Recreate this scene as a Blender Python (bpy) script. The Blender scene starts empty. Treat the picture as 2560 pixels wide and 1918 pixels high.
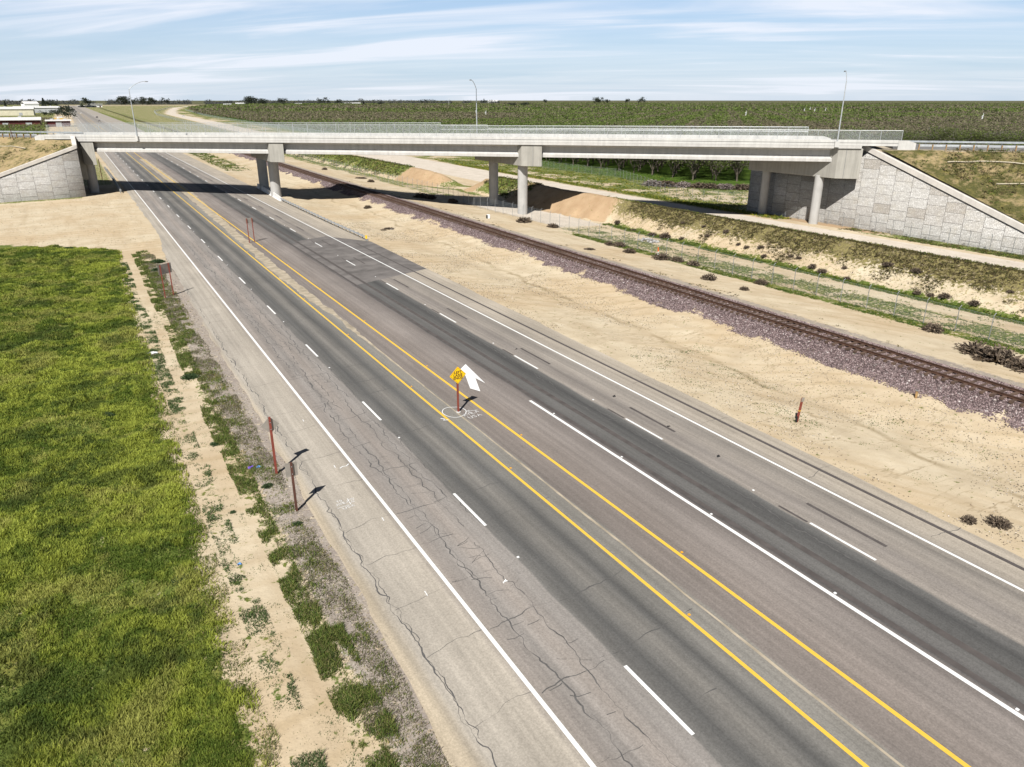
import bpy, math, random
import numpy as np
from mathutils import Vector, Matrix

random.seed(7)
RNG = np.random.default_rng(7)
C = bpy.context.scene.collection
SC = bpy.context.scene

# ------------------------------------------------------------------ camera, sky, sun, exposure
CAM_H = 19.5
PITCH = math.radians(21.104)
YAW = math.radians(29.697)          # the camera looks to the right of the road (the road runs along +Y)
cam_d = bpy.data.cameras.new('camera')
cam = bpy.data.objects.new('camera', cam_d)
C.objects.link(cam)
cam.location = (0, 0, CAM_H)
cam.rotation_euler = (math.radians(90) - PITCH, 0, -YAW)
cam_d.sensor_fit = 'HORIZONTAL'
cam_d.sensor_width = 36.0
cam_d.lens = 36.0 * 1837.0 / 2560.0
cam_d.clip_start = 0.5
cam_d.clip_end = 60000
SC.camera = cam

SUN_DIR = Vector((0.657, 0.665, -1.0)).normalized()      # the way the light travels
sun_d = bpy.data.lights.new('sun', 'SUN')
sun_d.energy = 5.0
sun_d.angle = math.radians(0.5)
sun_d.color = (1.0, 0.97, 0.925)
sun = bpy.data.objects.new('sun', sun_d)
C.objects.link(sun)
sun.rotation_euler = SUN_DIR.to_track_quat('-Z', 'Y').to_euler()

W = bpy.data.worlds.new('World')
SC.world = W
W.use_nodes = True


def build_world():
    nt = W.node_tree
    nt.nodes.clear()
    N, L = nt.nodes.new, nt.links.new
    out = N('ShaderNodeOutputWorld')
    bg = N('ShaderNodeBackground')
    sky = N('ShaderNodeTexSky')
    sky.sky_type = 'NISHITA'
    sky.sun_disc = False
    sky.sun_elevation = math.radians(46.9)
    sky.sun_rotation = math.radians(224.7)
    sky.air_density = 1.0
    sky.dust_density = 0.6
    sky.ozone_density = 1.6
    bg.inputs['Strength'].default_value = 0.05
    tc = N('ShaderNodeTexCoord')
    sep = N('ShaderNodeSeparateXYZ')
    L(tc.outputs['Generated'], sep.inputs[0])

    def math_(op, a, b=None, clamp=False):
        m = N('ShaderNodeMath')
        m.operation = op
        m.use_clamp = clamp
        for i, v in enumerate((a, b)):
            if v is None:
                continue
            if isinstance(v, (int, float)):
                m.inputs[i].default_value = v
            else:
                L(v, m.inputs[i])
        return m.outputs[0]
    z = math_('MAXIMUM', sep.outputs['Z'], 0.004)
    zz = math_('ADD', z, 0.075)
    px = math_('DIVIDE', sep.outputs['X'], zz)
    py = math_('DIVIDE', sep.outputs['Y'], zz)
    comb = N('ShaderNodeCombineXYZ')
    L(px, comb.inputs[0])
    L(py, comb.inputs[1])
    # the cirrus lies in a layer; streaks run across the view
    mp = N('ShaderNodeMapping')
    mp.vector_type = 'TEXTURE'
    mp.inputs['Rotation'].default_value = (0, 0, math.radians(138))
    mp.inputs['Scale'].default_value = (4.2, 1.25, 1)
    L(comb.outputs[0], mp.inputs[0])
    n1 = N('ShaderNodeTexNoise')
    n1.inputs['Scale'].default_value = 1.3
    n1.inputs['Detail'].default_value = 9
    n1.inputs['Roughness'].default_value = 0.55
    n1.inputs['Distortion'].default_value = 0.7
    L(mp.outputs[0], n1.inputs['Vector'])
    n2 = N('ShaderNodeTexNoise')
    n2.inputs['Scale'].default_value = 0.35
    n2.inputs['Detail'].default_value = 4
    L(mp.outputs[0], n2.inputs['Vector'])
    s = math_('ADD', math_('MULTIPLY', n1.outputs[0], 0.75), math_('MULTIPLY', n2.outputs[0], 0.55))
    cl = N('ShaderNodeMapRange')
    cl.inputs['From Min'].default_value = 0.43
    cl.inputs['From Max'].default_value = 0.74
    L(s, cl.inputs['Value'])
    # a thinner veil fills the gaps lower down
    veil = N('ShaderNodeMapRange')
    veil.inputs['From Min'].default_value = 0.0
    veil.inputs['From Max'].default_value = 0.16
    veil.inputs['To Min'].default_value = 0.80
    veil.inputs['To Max'].default_value = 0.26
    L(z, veil.inputs['Value'])
    fac = math_('MAXIMUM', math_('MULTIPLY', cl.outputs[0], 0.90), veil.outputs[0])
    # high above the horizon the veil thins out
    up = N('ShaderNodeMapRange')
    up.inputs['From Min'].default_value = 0.12
    up.inputs['From Max'].default_value = 0.34
    up.inputs['To Min'].default_value = 1.0
    up.inputs['To Max'].default_value = 0.05
    L(z, up.inputs['Value'])
    fac = math_('MULTIPLY', fac, up.outputs[0])
    cc = N('ShaderNodeMix')
    cc.data_type = 'RGBA'
    cc.inputs[6].default_value = (8.6, 10.5, 12.8, 1)
    cc.inputs[7].default_value = (12.9, 13.5, 14.9, 1)
    L(cl.outputs[0], cc.inputs[0])
    # clear sky bluer low down; higher up it is dimmed to deepen the shadows
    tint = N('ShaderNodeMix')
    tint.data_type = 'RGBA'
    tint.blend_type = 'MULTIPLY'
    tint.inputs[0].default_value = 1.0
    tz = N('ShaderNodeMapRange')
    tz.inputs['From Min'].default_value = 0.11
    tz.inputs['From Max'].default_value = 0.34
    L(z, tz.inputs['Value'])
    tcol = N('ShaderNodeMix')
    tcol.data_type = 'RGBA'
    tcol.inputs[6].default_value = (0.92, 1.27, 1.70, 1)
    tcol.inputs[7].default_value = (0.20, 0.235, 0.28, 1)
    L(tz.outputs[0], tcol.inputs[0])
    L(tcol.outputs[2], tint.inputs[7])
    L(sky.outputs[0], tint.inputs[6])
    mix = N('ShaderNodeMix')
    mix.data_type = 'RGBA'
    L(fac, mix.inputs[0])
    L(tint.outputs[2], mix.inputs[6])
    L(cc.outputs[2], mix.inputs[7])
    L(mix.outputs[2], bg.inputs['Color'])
    L(bg.outputs[0], out.inputs[0])


build_world()
SC.view_settings.view_transform = 'Standard'
SC.view_settings.look = 'None'
SC.view_settings.exposure = 0.45
SC.view_settings.gamma = 1.0
SC.render.engine = 'CYCLES'
SC.cycles.max_bounces = 6
SC.cycles.diffuse_bounces = 1
SC.cycles.glossy_bounces = 2
SC.cycles.transmission_bounces = 2
SC.cycles.transparent_max_bounces = 16
SC.cycles.use_denoising = True


# ------------------------------------------------------------------ numeric helpers
def sm(a, b, x):
    t = np.clip((np.asarray(x, float) - a) / (b - a), 0, 1)
    return t * t * (3 - 2 * t)


def _hash(ix, iy, seed):
    h = (ix.astype(np.int64) * 374761393 + iy.astype(np.int64) * 668265263 + seed * 974634777) & 0xFFFFFFFF
    h = ((h ^ (h >> 13)) * 1274126177) & 0xFFFFFFFF
    h = h ^ (h >> 16)
    return (h & 0xFFFFFF) / float(0xFFFFFF)


def vnoise(x, y, scale=1.0, seed=0, octv=3):
    x = np.asarray(x, float) * scale
    y = np.asarray(y, float) * scale
    tot, amp, norm = 0, 1.0, 0
    for o in range(octv):
        ix, iy = np.floor(x), np.floor(y)
        fx, fy = x - ix, y - iy
        fx, fy = fx * fx * (3 - 2 * fx), fy * fy * (3 - 2 * fy)
        a, b = _hash(ix, iy, seed + o), _hash(ix + 1, iy, seed + o)
        c, d = _hash(ix, iy + 1, seed + o), _hash(ix + 1, iy + 1, seed + o)
        tot = tot + amp * ((a * (1 - fx) + b * fx) * (1 - fy) + (c * (1 - fx) + d * fx) * fy)
        norm += amp
        amp *= 0.5
        x, y = x * 2.03 + 11.7, y * 2.03 + 5.3
    return tot / norm


def wnoise(x, y, scale=1.0, seed=0, octv=5):
    a = vnoise(x, y, scale * 1.9, seed + 50, 3) - 0.5
    b = vnoise(x, y, scale * 1.9, seed + 60, 3) - 0.5
    return vnoise(x + a * 1.1 / scale, y + b * 1.1 / scale, scale, seed, octv)


# ------------------------------------------------------------------ objects and meshes
def tag(o, label=None, cat=None, group=None, kind=None):
    if label:
        o['label'] = label
    if cat:
        o['category'] = cat
    if group:
        o['group'] = group
    if kind:
        o['kind'] = kind
    return o


def thing(name, loc, label, cat, group=None, rz=0.0):
    o = bpy.data.objects.new(name, None)
    o.empty_display_size = 0.3
    C.objects.link(o)
    o.location = loc
    o.rotation_euler = (0, 0, rz)
    return tag(o, label, cat, group)


def link_mesh(name, me, mat=None, parent=None):
    o = bpy.data.objects.new(name, me)
    C.objects.link(o)
    if mat is not None:
        for m in (mat if isinstance(mat, (list, tuple)) else [mat]):
            me.materials.append(m)
    if parent is not None:
        o.parent = parent
    return o


def np_mesh(name, V, F, col=None, uv=None, smooth=False):
    """V (n,3), F (m,k) all faces with k corners; col (n,3) point colours; uv (n,2) per vertex."""
    V = np.asarray(V, np.float32)
    F = np.asarray(F, np.int32)
    me = bpy.data.meshes.new(name)
    n, (m, k) = len(V), F.shape
    me.vertices.add(n)
    me.vertices.foreach_set('co', V.ravel())
    me.loops.add(m * k)
    me.loops.foreach_set('vertex_index', F.ravel())
    me.polygons.add(m)
    me.polygons.foreach_set('loop_start', np.arange(0, m * k, k, dtype=np.int32))
    me.polygons.foreach_set('loop_total', np.full(m, k, np.int32))
    if smooth:
        me.polygons.foreach_set('use_smooth', np.ones(m, bool))
    if col is not None:
        for nm, cc in (col.items() if isinstance(col, dict) else [('tint', col)]):
            a = me.color_attributes.new(nm, 'FLOAT_COLOR', 'POINT')
            c4 = np.ones((n, 4), np.float32)
            c4[:, :cc.shape[1]] = cc
            a.data.foreach_set('color', c4.ravel())
    if uv is not None:
        u = me.uv_layers.new(name='UVMap')
        u.data.foreach_set('uv', np.asarray(uv, np.float32)[F.ravel()].ravel())
    me.update(calc_edges=True)
    return me


class MB:
    """Collects shapes; build() links them as one mesh object."""

    def __init__(self):
        self.v, self.f, self.uv = [], [], {}

    def add(self, vs, fs):
        b = len(self.v)
        self.v += [tuple(map(float, p)) for p in vs]
        self.f += [tuple(i + b for i in f) for f in fs]
        return b

    def box(self, c, s, rz=0.0, axes=None):
        hx, hy, hz = s[0] / 2, s[1] / 2, s[2] / 2
        if axes is None:
            ca, sa = math.cos(rz), math.sin(rz)
            axes = ((ca, sa, 0), (-sa, ca, 0), (0, 0, 1))
        A = np.array(axes, float)
        P = [np.array(c) + A[0] * hx * i + A[1] * hy * j + A[2] * hz * k
             for i, j, k in ((-1, -1, -1), (1, -1, -1), (1, 1, -1), (-1, 1, -1), (-1, -1, 1), (1, -1, 1), (1, 1, 1), (-1, 1, 1))]
        self.add(P, [(3, 2, 1, 0), (4, 5, 6, 7), (0, 1, 5, 4), (1, 2, 6, 5), (2, 3, 7, 6), (3, 0, 4, 7)])

    def tube(self, pts, r, n=8, cap=True):
        pts = [np.array(p, float) for p in pts]
        rs = r if isinstance(r, (list, tuple)) else [r] * len(pts)
        rings = []
        prev = None
        for i, p in enumerate(pts):
            t = (pts[min(i + 1, len(pts) - 1)] - pts[max(i - 1, 0)])
            t = t / (np.linalg.norm(t) + 1e-9)
            if prev is None:
                a = np.array((1.0, 0, 0)) if abs(t[0]) < 0.8 else np.array((0, 1.0, 0))
            else:
                a = prev
            a = a - t * (a @ t)
            a = a / (np.linalg.norm(a) + 1e-9)
            prev = a
            b = np.cross(t, a)
            rings.append([p + rs[i] * (a * math.cos(q) + b * math.sin(q)) for q in [2 * math.pi * k / n for k in range(n)]])
        vs = [v for rg in rings for v in rg]
        fs = []
        for i in range(len(pts) - 1):
            for k in range(n):
                fs.append((i * n + k, i * n + (k + 1) % n, (i + 1) * n + (k + 1) % n, (i + 1) * n + k))
        if cap:
            fs.append(tuple(range(n - 1, -1, -1)))
            fs.append(tuple((len(pts) - 1) * n + k for k in range(n)))
        self.add(vs, fs)

    def loft(self, rings, closed=True, cap=True):
        n = len(rings[0])
        vs = [v for rg in rings for v in rg]
        fs = []
        for i in range(len(rings) - 1):
            for k in range(n if closed else n - 1):
                fs.append((i * n + k, i * n + (k + 1) % n, (i + 1) * n + (k + 1) % n, (i + 1) * n + k))
        if cap and closed:
            fs.append(tuple(range(n - 1, -1, -1)))
            fs.append(tuple((len(rings) - 1) * n + k for k in range(n)))
        self.add(vs, fs)

    def prism(self, poly, z0, z1):
        """a plan polygon between two heights (each a number or one per corner)"""
        n = len(poly)
        a = z0 if isinstance(z0, (list, tuple)) else [z0] * n
        b = z1 if isinstance(z1, (list, tuple)) else [z1] * n
        self.add([(p[0], p[1], a[i]) for i, p in enumerate(poly)] + [(p[0], p[1], b[i]) for i, p in enumerate(poly)],
                 [tuple(range(n - 1, -1, -1)), tuple(range(n, 2 * n))] + [(i, (i + 1) % n, n + (i + 1) % n, n + i) for i in range(n)])

    def sweep(self, path, prof, side=None, cap=True):
        """profile (n, z) swept along a path in plan; n is measured to the right of the way of travel, or along `side`"""
        P = [np.array(p, float) for p in path]
        rings = []
        for i, p in enumerate(P):
            if side is not None:
                s = np.array((side[0], side[1], 0.0))
            else:
                t = P[min(i + 1, len(P) - 1)] - P[max(i - 1, 0)]
                t[2] = 0
                t /= np.linalg.norm(t) + 1e-9
                s = np.array((t[1], -t[0], 0))
            rings.append([p + s * a + np.array((0, 0, b)) for a, b in prof])
        self.loft(rings, True, cap)

    def build(self, name, mat, parent=None, org=None, smooth=False, bevel=0):
        me = bpy.data.meshes.new(name)
        o0 = np.array(org if org is not None else (0, 0, 0), float)
        me.from_pydata([tuple(np.array(p) - o0) for p in self.v], [], self.f)
        me.update()
        import bmesh
        bm = bmesh.new()
        bm.from_mesh(me)
        bmesh.ops.recalc_face_normals(bm, faces=bm.faces)
        bm.to_mesh(me)
        bm.free()
        if smooth:
            me.polygons.foreach_set('use_smooth', np.ones(len(me.polygons), bool))
            me.set_sharp_from_angle(angle=math.radians(38))
        o = link_mesh(name, me, mat, parent)
        if bevel:
            md = o.modifiers.new('bevel', 'BEVEL')
            md.width = bevel
            md.segments = 2
            md.limit_method = 'ANGLE'
        return o


# ------------------------------------------------------------------ materials
class Mat:
    def __init__(self, name, rough=0.85, metal=0.0, spec=0.25):
        self.m = bpy.data.materials.new(name)
        self.m.use_nodes = True
        self.nt = self.m.node_tree
        self.b = self.nt.nodes['Principled BSDF']
        self.b.inputs['Roughness'].default_value = rough
        self.b.inputs['Metallic'].default_value = metal
        self.b.inputs['Specular IOR Level'].default_value = spec
        self._co = None

    def N(self, t, **k):
        n = self.nt.nodes.new(t)
        for a, v in k.items():
            setattr(n, a, v)
        return n

    def L(self, a, b):
        self.nt.links.new(a, b)

    def inp(self, n, i, v):
        if isinstance(v, (int, float)):
            n.inputs[i].default_value = v
        elif isinstance(v, tuple):
            n.inputs[i].default_value = v if len(v) != 3 or n.inputs[i].type == 'VECTOR' else v + (1,)
        else:
            self.L(v, n.inputs[i])

    def co(self, which='Object'):
        if self._co is None:
            self._co = self.N('ShaderNodeTexCoord')
        return self._co.outputs[which]

    def pos(self):
        return self.N('ShaderNodeNewGeometry').outputs['Position']

    def math(self, op, a, b=0.0, clamp=False):
        n = self.N('ShaderNodeMath', operation=op, use_clamp=clamp)
        self.inp(n, 0, a)
        self.inp(n, 1, b)
        return n.outputs[0]

    def noise(self, scale, detail=4, rough=0.55, vec=None, dist=0.0, stretch=None):
        n = self.N('ShaderNodeTexNoise')
        n.inputs['Scale'].default_value = scale
        n.inputs['Detail'].default_value = detail
        n.inputs['Roughness'].default_value = rough
        n.inputs['Distortion'].default_value = dist
        v = vec if vec is not None else self.pos()
        if stretch:
            mp = self.N('ShaderNodeMapping')
            mp.inputs['Scale'].default_value = stretch
            self.L(v, mp.inputs[0])
            v = mp.outputs[0]
        self.L(v, n.inputs['Vector'])
        return n.outputs[0]

    def rng(self, v, a, b, c=0.0, d=1.0):
        n = self.N('ShaderNodeMapRange')
        self.inp(n, 0, v)
        for i, q in ((1, a), (2, b), (3, c), (4, d)):
            n.inputs[i].default_value = q
        return n.outputs[0]

    def mix(self, f, a, b, mode='MIX'):
        n = self.N('ShaderNodeMix', data_type='RGBA', blend_type=mode)
        self.inp(n, 0, f)
        self.inp(n, 6, a)
        self.inp(n, 7, b)
        return n.outputs[2]

    def ramp(self, v, stops, interp='LINEAR'):
        n = self.N('ShaderNodeValToRGB')
        e = n.color_ramp.elements
        n.color_ramp.interpolation = interp
        e[0].position, e[0].color = stops[0][0], tuple(stops[0][1]) + (1,)
        e[1].position, e[1].color = stops[-1][0], tuple(stops[-1][1]) + (1,)
        for p, c in stops[1:-1]:
            q = e.new(p)
            q.color = tuple(c) + (1,)
        self.L(v, n.inputs[0])
        return n.outputs[0]

    def attr(self, name):
        return self.N('ShaderNodeVertexColor', layer_name=name).outputs[0]

    def sep(self, c):
        n = self.N('ShaderNodeSeparateColor')
        self.L(c, n.inputs[0])
        return n.outputs

    def color(self, c):
        self.inp(self.b, 'Base Color', c)
        return self

    def bump(self, h, strength=0.3, dist=0.05):
        n = self.N('ShaderNodeBump')
        n.inputs['Strength'].default_value = strength
        n.inputs['Distance'].default_value = dist
        self.L(h, n.inputs['Height'])
        self.L(n.outputs[0], self.b.inputs['Normal'])
        return self


def simple(name, col, var=0.18, scale=3.0, rough=0.8, metal=0.0, bump=0.0, spec=0.25):
    m = Mat(name, rough, metal, spec)
    n = m.noise(scale, 5)
    k = m.rng(n, 0.3, 0.7, 1 - var, 1 + var)
    cc = m.mix(1.0, tuple(col) + (1,), (1, 1, 1, 1), 'MULTIPLY')
    mm = m.N('ShaderNodeVectorMath', operation='SCALE')
    m.L(cc, mm.inputs[0])
    m.L(k, mm.inputs['Scale'])
    m.color(mm.outputs[0])
    if bump:
        m.bump(m.noise(scale * 8, 4), bump, 0.02)
    return m.m


def tinted(name, rough=0.8, trans=0.0, spec=0.15):
    """base colour from each leaf's own colour"""
    m = Mat(name, rough, 0, spec)
    c = m.attr('tint')
    m.color(c)
    if trans:
        t = m.N('ShaderNodeBsdfTranslucent')
        m.L(c, t.inputs[0])
        mx = m.N('ShaderNodeMixShader')
        mx.inputs[0].default_value = trans
        m.L(m.b.outputs[0], mx.inputs[1])
        m.L(t.outputs[0], mx.inputs[2])
        m.L(mx.outputs[0], m.nt.nodes['Material Output'].inputs[0])
    return m.m


def m_concrete(name, col, streak=0.12):
    m = Mat(name, 0.85, 0, 0.2)
    a = m.noise(0.6, 6, 0.6)
    b = m.noise(1.0, 5, 0.6, stretch=(1.6, 1.6, 0.16))
    c = m.noise(14, 3)
    sp = m.N('ShaderNodeSeparateXYZ')
    m.L(m.pos(), sp.inputs[0])
    al = m.math('SUBTRACT', m.math('MULTIPLY', sp.outputs[0], 0.7036), m.math('MULTIPLY', sp.outputs[1], 0.7106))
    fj = m.math('FRACT', m.math('DIVIDE', al, 3.66))
    jn = m.rng(m.math('ABSOLUTE', m.math('SUBTRACT', fj, 0.5)), 0.0, 0.012, -0.22, 0.0)
    d2 = m.noise(1.0, 4, 0.7, stretch=(2.6, 2.6, 0.08))
    b = m.math('ADD', b, m.math('ADD', m.math('MULTIPLY', jn, 1.0), m.rng(d2, 0.55, 0.8, 0.0, -0.35)))
    k = m.math('ADD', m.math('ADD', m.rng(a, 0.25, 0.75, 0.88, 1.1), m.rng(b, 0.3, 0.7, -streak, streak)), m.rng(c, 0.3, 0.7, -0.05, 0.05))
    s = m.N('ShaderNodeVectorMath', operation='SCALE')
    s.inputs[0].default_value = col
    m.L(k, s.inputs['Scale'])
    m.color(s.outputs[0])
    m.bump(c, 0.15, 0.01)
    return m.m


def m_ground():
    m = Mat('ground_soil', 0.95, 0, 0.08)
    A = m.sep(m.attr('mask_a'))       # grass, ballast, gravel
    B = m.sep(m.attr('mask_b'))       # pale bed, scrub soil, bare brown cut
    n_f = m.noise(2.6, 6, 0.65)
    n_m = m.noise(0.35, 5, 0.6)
    n_l = m.noise(0.07, 4, 0.55)
    n_x = m.noise(14.0, 3, 0.6)
    streak = m.noise(0.55, 5, 0.6, stretch=(1.0, 0.12, 1))
    sand = m.ramp(n_m, [(0.25, (0.44, 0.36, 0.25)), (0.5, (0.535, 0.45, 0.32)), (0.78, (0.61, 0.53, 0.395))])
    sand = m.mix(m.rng(streak, 0.5, 0.72, 0, 0.5), sand, (0.36, 0.27, 0.165, 1))
    sand = m.mix(m.rng(n_l, 0.42, 0.62, 0, 0.45), sand, (0.46, 0.335, 0.20, 1))
    sand = m.mix(m.rng(n_x, 0.56, 0.75, 0, 0.35), sand, (0.25, 0.19, 0.125, 1))
    CC = m.sep(m.attr('mask_c'))
    wv = m.N('ShaderNodeTexWave', wave_type='RINGS', rings_direction='Z')
    wv.inputs['Scale'].default_value = 0.16
    wv.inputs['Distortion'].default_value = 9
    wv.inputs['Detail'].default_value = 4
    wv.inputs['Detail Scale'].default_value = 0.5
    m.L(m.pos(), wv.inputs['Vector'])
    sand = m.mix(m.math('MULTIPLY', m.rng(wv.outputs['Fac'], 0.72, 0.98), m.rng(n_l, 0.4, 0.6, 0.1, 0.5)), sand, (0.40, 0.305, 0.185, 1))
    nr = m.noise(0.32, 5, 0.62, stretch=(0.30, 1, 1), dist=0.3)
    rill = m.rng(m.math('ABSOLUTE', m.math('SUBTRACT', nr, 0.5)), 0.0, 0.014, 1, 0)
    rill = m.math('MULTIPLY', rill, m.rng(n_m, 0.4, 0.6, 0.15, 0.75))
    sand = m.mix(m.math('MULTIPLY', rill, CC[2]), sand, (0.27, 0.205, 0.125, 1))
    sx_ = m.N('ShaderNodeSeparateXYZ')
    m.L(m.pos(), sx_.inputs[0])
    wx = m.math('ADD', sx_.outputs[0], m.rng(m.noise(0.12, 4), 0.3, 0.7, -1.2, 1.2))
    sw = m.rng(m.math('ABSOLUTE', m.math('SUBTRACT', wx, m.rng(sx_.outputs[1], 20, 120, 41.2, 46.5))), 0.05, 0.45, 1, 0)
    sand = m.mix(m.math('MULTIPLY', sw, m.math('MULTIPLY', CC[2], m.rng(n_m, 0.38, 0.62, 0.05, 0.75))), sand, (0.25, 0.19, 0.11, 1))
    peb = m.N('ShaderNodeTexVoronoi')
    peb.inputs['Scale'].default_value = 5.0
    m.L(m.pos(), peb.inputs['Vector'])
    pm = m.math('MULTIPLY', m.rng(peb.outputs['Distance'], 0.08, 0.14, 1, 0), m.rng(n_l, 0.46, 0.58, 0, 0.7))
    sand = m.mix(pm, sand, (0.16, 0.125, 0.10, 1))

    def brk(mask, spread=0.55, noise=None):
        q = m.math('ADD', mask, m.rng(noise if noise is not None else n_f, 0.25, 0.75, -spread, spread))
        return m.rng(q, 0.38, 0.62)
    # grey brown verge gravel
    vg = m.N('ShaderNodeTexVoronoi')
    vg.inputs['Scale'].default_value = 16
    m.L(m.pos(), vg.inputs['Vector'])
    gravel = m.mix(m.rng(m.sep(vg.outputs['Color'])[0], 0, 1, 0, 1), (0.24, 0.205, 0.17, 1), (0.40, 0.355, 0.31, 1))
    gravel = m.mix(m.rng(n_m, 0.42, 0.62, 0, 0.5), gravel, (0.24, 0.20, 0.18, 1))
    gravel = m.mix(m.rng(n_f, 0.5, 0.7, 0, 0.5), gravel, (0.44, 0.365, 0.27, 1))
    c = m.mix(brk(A[2], 0.5), sand, gravel)
    # pale compacted bed
    pale = m.mix(m.rng(n_m, 0.3, 0.7), (0.50, 0.44, 0.365, 1), (0.60, 0.535, 0.455, 1))
    pale = m.mix(m.rng(streak, 0.5, 0.7, 0, 0.25), pale, (0.43, 0.36, 0.28, 1))
    c = m.mix(brk(B[0], 0.22), c, pale)
    # bare brown cut
    cut = m.mix(m.rng(n_m, 0.3, 0.7), (0.335, 0.225, 0.13, 1), (0.44, 0.315, 0.195, 1))
    c = m.mix(brk(B[2], 0.35, n_m), c, cut)
    # scrub covered slope
    scr = m.mix(m.rng(n_f, 0.4, 0.62), (0.10, 0.085, 0.04, 1), (0.22, 0.19, 0.07, 1))
    scr = m.mix(m.rng(n_x, 0.5, 0.7, 0, 0.6), scr, (0.45, 0.36, 0.21, 1))
    c = m.mix(brk(B[1], 0.8), c, scr)
    # ballast stones
    vb = m.N('ShaderNodeTexVoronoi')
    vb.inputs['Scale'].default_value = 6.0
    m.L(m.pos(), vb.inputs['Vector'])
    hs = m.sep(vb.outputs['Color'])
    bal = m.ramp(hs[0], [(0, (0.075, 0.055, 0.055)), (0.35, (0.17, 0.122, 0.122)), (0.7, (0.245, 0.185, 0.182)), (0.9, (0.33, 0.27, 0.26)), (1, (0.55, 0.50, 0.48))])
    bal = m.mix(m.rng(vb.outputs['Distance'], 0.35, 0.75, 0, 0.75), bal, (0.05, 0.036, 0.036, 1))
    c = m.mix(brk(A[1], 0.6), c, bal)
    # turf
    g = m.mix(m.rng(m.noise(9.0, 5, 0.75), 0.3, 0.7), (0.05, 0.08, 0.018, 1), (0.19, 0.225, 0.05, 1))
    g = m.mix(m.rng(n_f, 0.4, 0.65, 0, 0.5), g, (0.08, 0.115, 0.025, 1))
    g = m.mix(m.rng(n_m, 0.45, 0.68, 0, 0.8), g, (0.19, 0.175, 0.045, 1))
    c = m.mix(brk(A[0], 0.75), c, g)
    c = m.mix(CC[1], c, m.mix(m.rng(n_m, 0.35, 0.65), (0.04, 0.078, 0.012, 1), (0.085, 0.135, 0.022, 1)))  # orchard floor: green darkened to stand for the shade under the trees
    c = m.mix(CC[0], c, m.mix(m.rng(m.noise(0.004, 4, stretch=(1, 0.3, 1)), 0.4, 0.6), (0.085, 0.095, 0.04, 1), (0.125, 0.115, 0.07, 1)))
    m.color(c)
    hh = m.math('ADD', m.math('MULTIPLY', n_f, 0.6), m.math('MULTIPLY', vb.outputs['Distance'], m.math('MULTIPLY', A[1], -0.9)))
    m.bump(hh, 0.55, 0.12)
    return m.m


def m_asphalt():
    m = Mat('asphalt', 0.9, 0, 0.2)
    p = m.pos()
    s = m.N('ShaderNodeSeparateXYZ')
    m.L(p, s.inputs[0])
    wob = m.noise(0.9, 3, 0.5, stretch=(1, 0.25, 1))
    x = m.math('ADD', s.outputs[0], m.rng(wob, 0.3, 0.7, -0.09, 0.09))
    t = m.rng(x, 6.0, 37.0)

    def P(v):
        return (v - 6.0) / 31.0
    tan, lane, mid, drk, brn = (0.37, 0.335, 0.285), (0.243, 0.223, 0.204), (0.205, 0.192, 0.172), (0.105, 0.102, 0.097), (0.192, 0.167, 0.15)
    hue = [(6.0, (0.44, 0.365, 0.26)), (7.4, (0.42, 0.355, 0.265)), (7.9, tan), (10.3, (0.37, 0.33, 0.275)), (11.0, (0.255, 0.225, 0.20)), (11.9, lane), (12.7, (0.295, 0.26, 0.23)),
           (13.6, lane), (14.12, lane), (14.2, (0.15, 0.143, 0.132)), (15.1, (0.098, 0.096, 0.092)), (16.1, (0.19, 0.178, 0.16)), (16.95, (0.098, 0.096, 0.092)), (17.7, (0.175, 0.166, 0.15)), (18.7, (0.21, 0.198, 0.176)),
           (19.2, (0.215, 0.20, 0.176)), (19.3, brn), (21.6, (0.215, 0.185, 0.164)), (23.0, (0.235, 0.207, 0.187)), (24.3, (0.18, 0.158, 0.144)), (24.62, (0.17, 0.15, 0.138)),
           (24.7, (0.085, 0.08, 0.077)), (25.6, (0.132, 0.127, 0.12)), (26.4, (0.105, 0.102, 0.097)), (27.4, (0.07, 0.069, 0.067)), (28.05, (0.13, 0.126, 0.119)), (28.2, (0.27, 0.24, 0.21)), (29.4, (0.205, 0.184, 0.165)), (30.2, (0.28, 0.25, 0.217)), (31.3, (0.215, 0.195, 0.172)), (32.2, (0.34, 0.30, 0.25)), (34.6, (0.36, 0.315, 0.255))]
    c = m.ramp(t, [(P(a), b) for a, b in hue[:1] + hue[1:]][:32])
    n1 = m.noise(0.5, 5, 0.6, stretch=(1.0, 0.2, 1))
    n2 = m.noise(13.0, 4, 0.75)
    n3 = m.noise(0.12, 4, 0.6)
    k = m.math('MULTIPLY', m.rng(n1, 0.25, 0.75, 0.86, 1.13), m.math('MULTIPLY', m.rng(n2, 0.25, 0.75, 0.72, 1.28), m.rng(n3, 0.3, 0.7, 0.93, 1.07)))
    v = m.N('ShaderNodeVectorMath', operation='SCALE')
    m.L(c, v.inputs[0])
    m.L(k, v.inputs['Scale'])
    st = m.noise(1.0, 4, 0.6, stretch=(2.6, 0.035, 1))
    v2 = m.N('ShaderNodeVectorMath', operation='SCALE')
    m.L(v.outputs[0], v2.inputs[0])
    m.L(m.rng(st, 0.3, 0.7, 0.82, 1.16), v2.inputs['Scale'])
    v = v2
    # farther on the lanes blend into a paler tone
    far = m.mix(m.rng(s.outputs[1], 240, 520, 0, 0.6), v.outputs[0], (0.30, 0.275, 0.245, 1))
    ol = m.noise(1.6, 4, 0.65, stretch=(1.8, 0.35, 1))
    far = m.mix(m.rng(ol, 0.62, 0.8, 0, 0.45), far, (0.07, 0.068, 0.066, 1))
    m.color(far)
    m.bump(n2, 0.25, 0.01)
    return m.m


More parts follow.
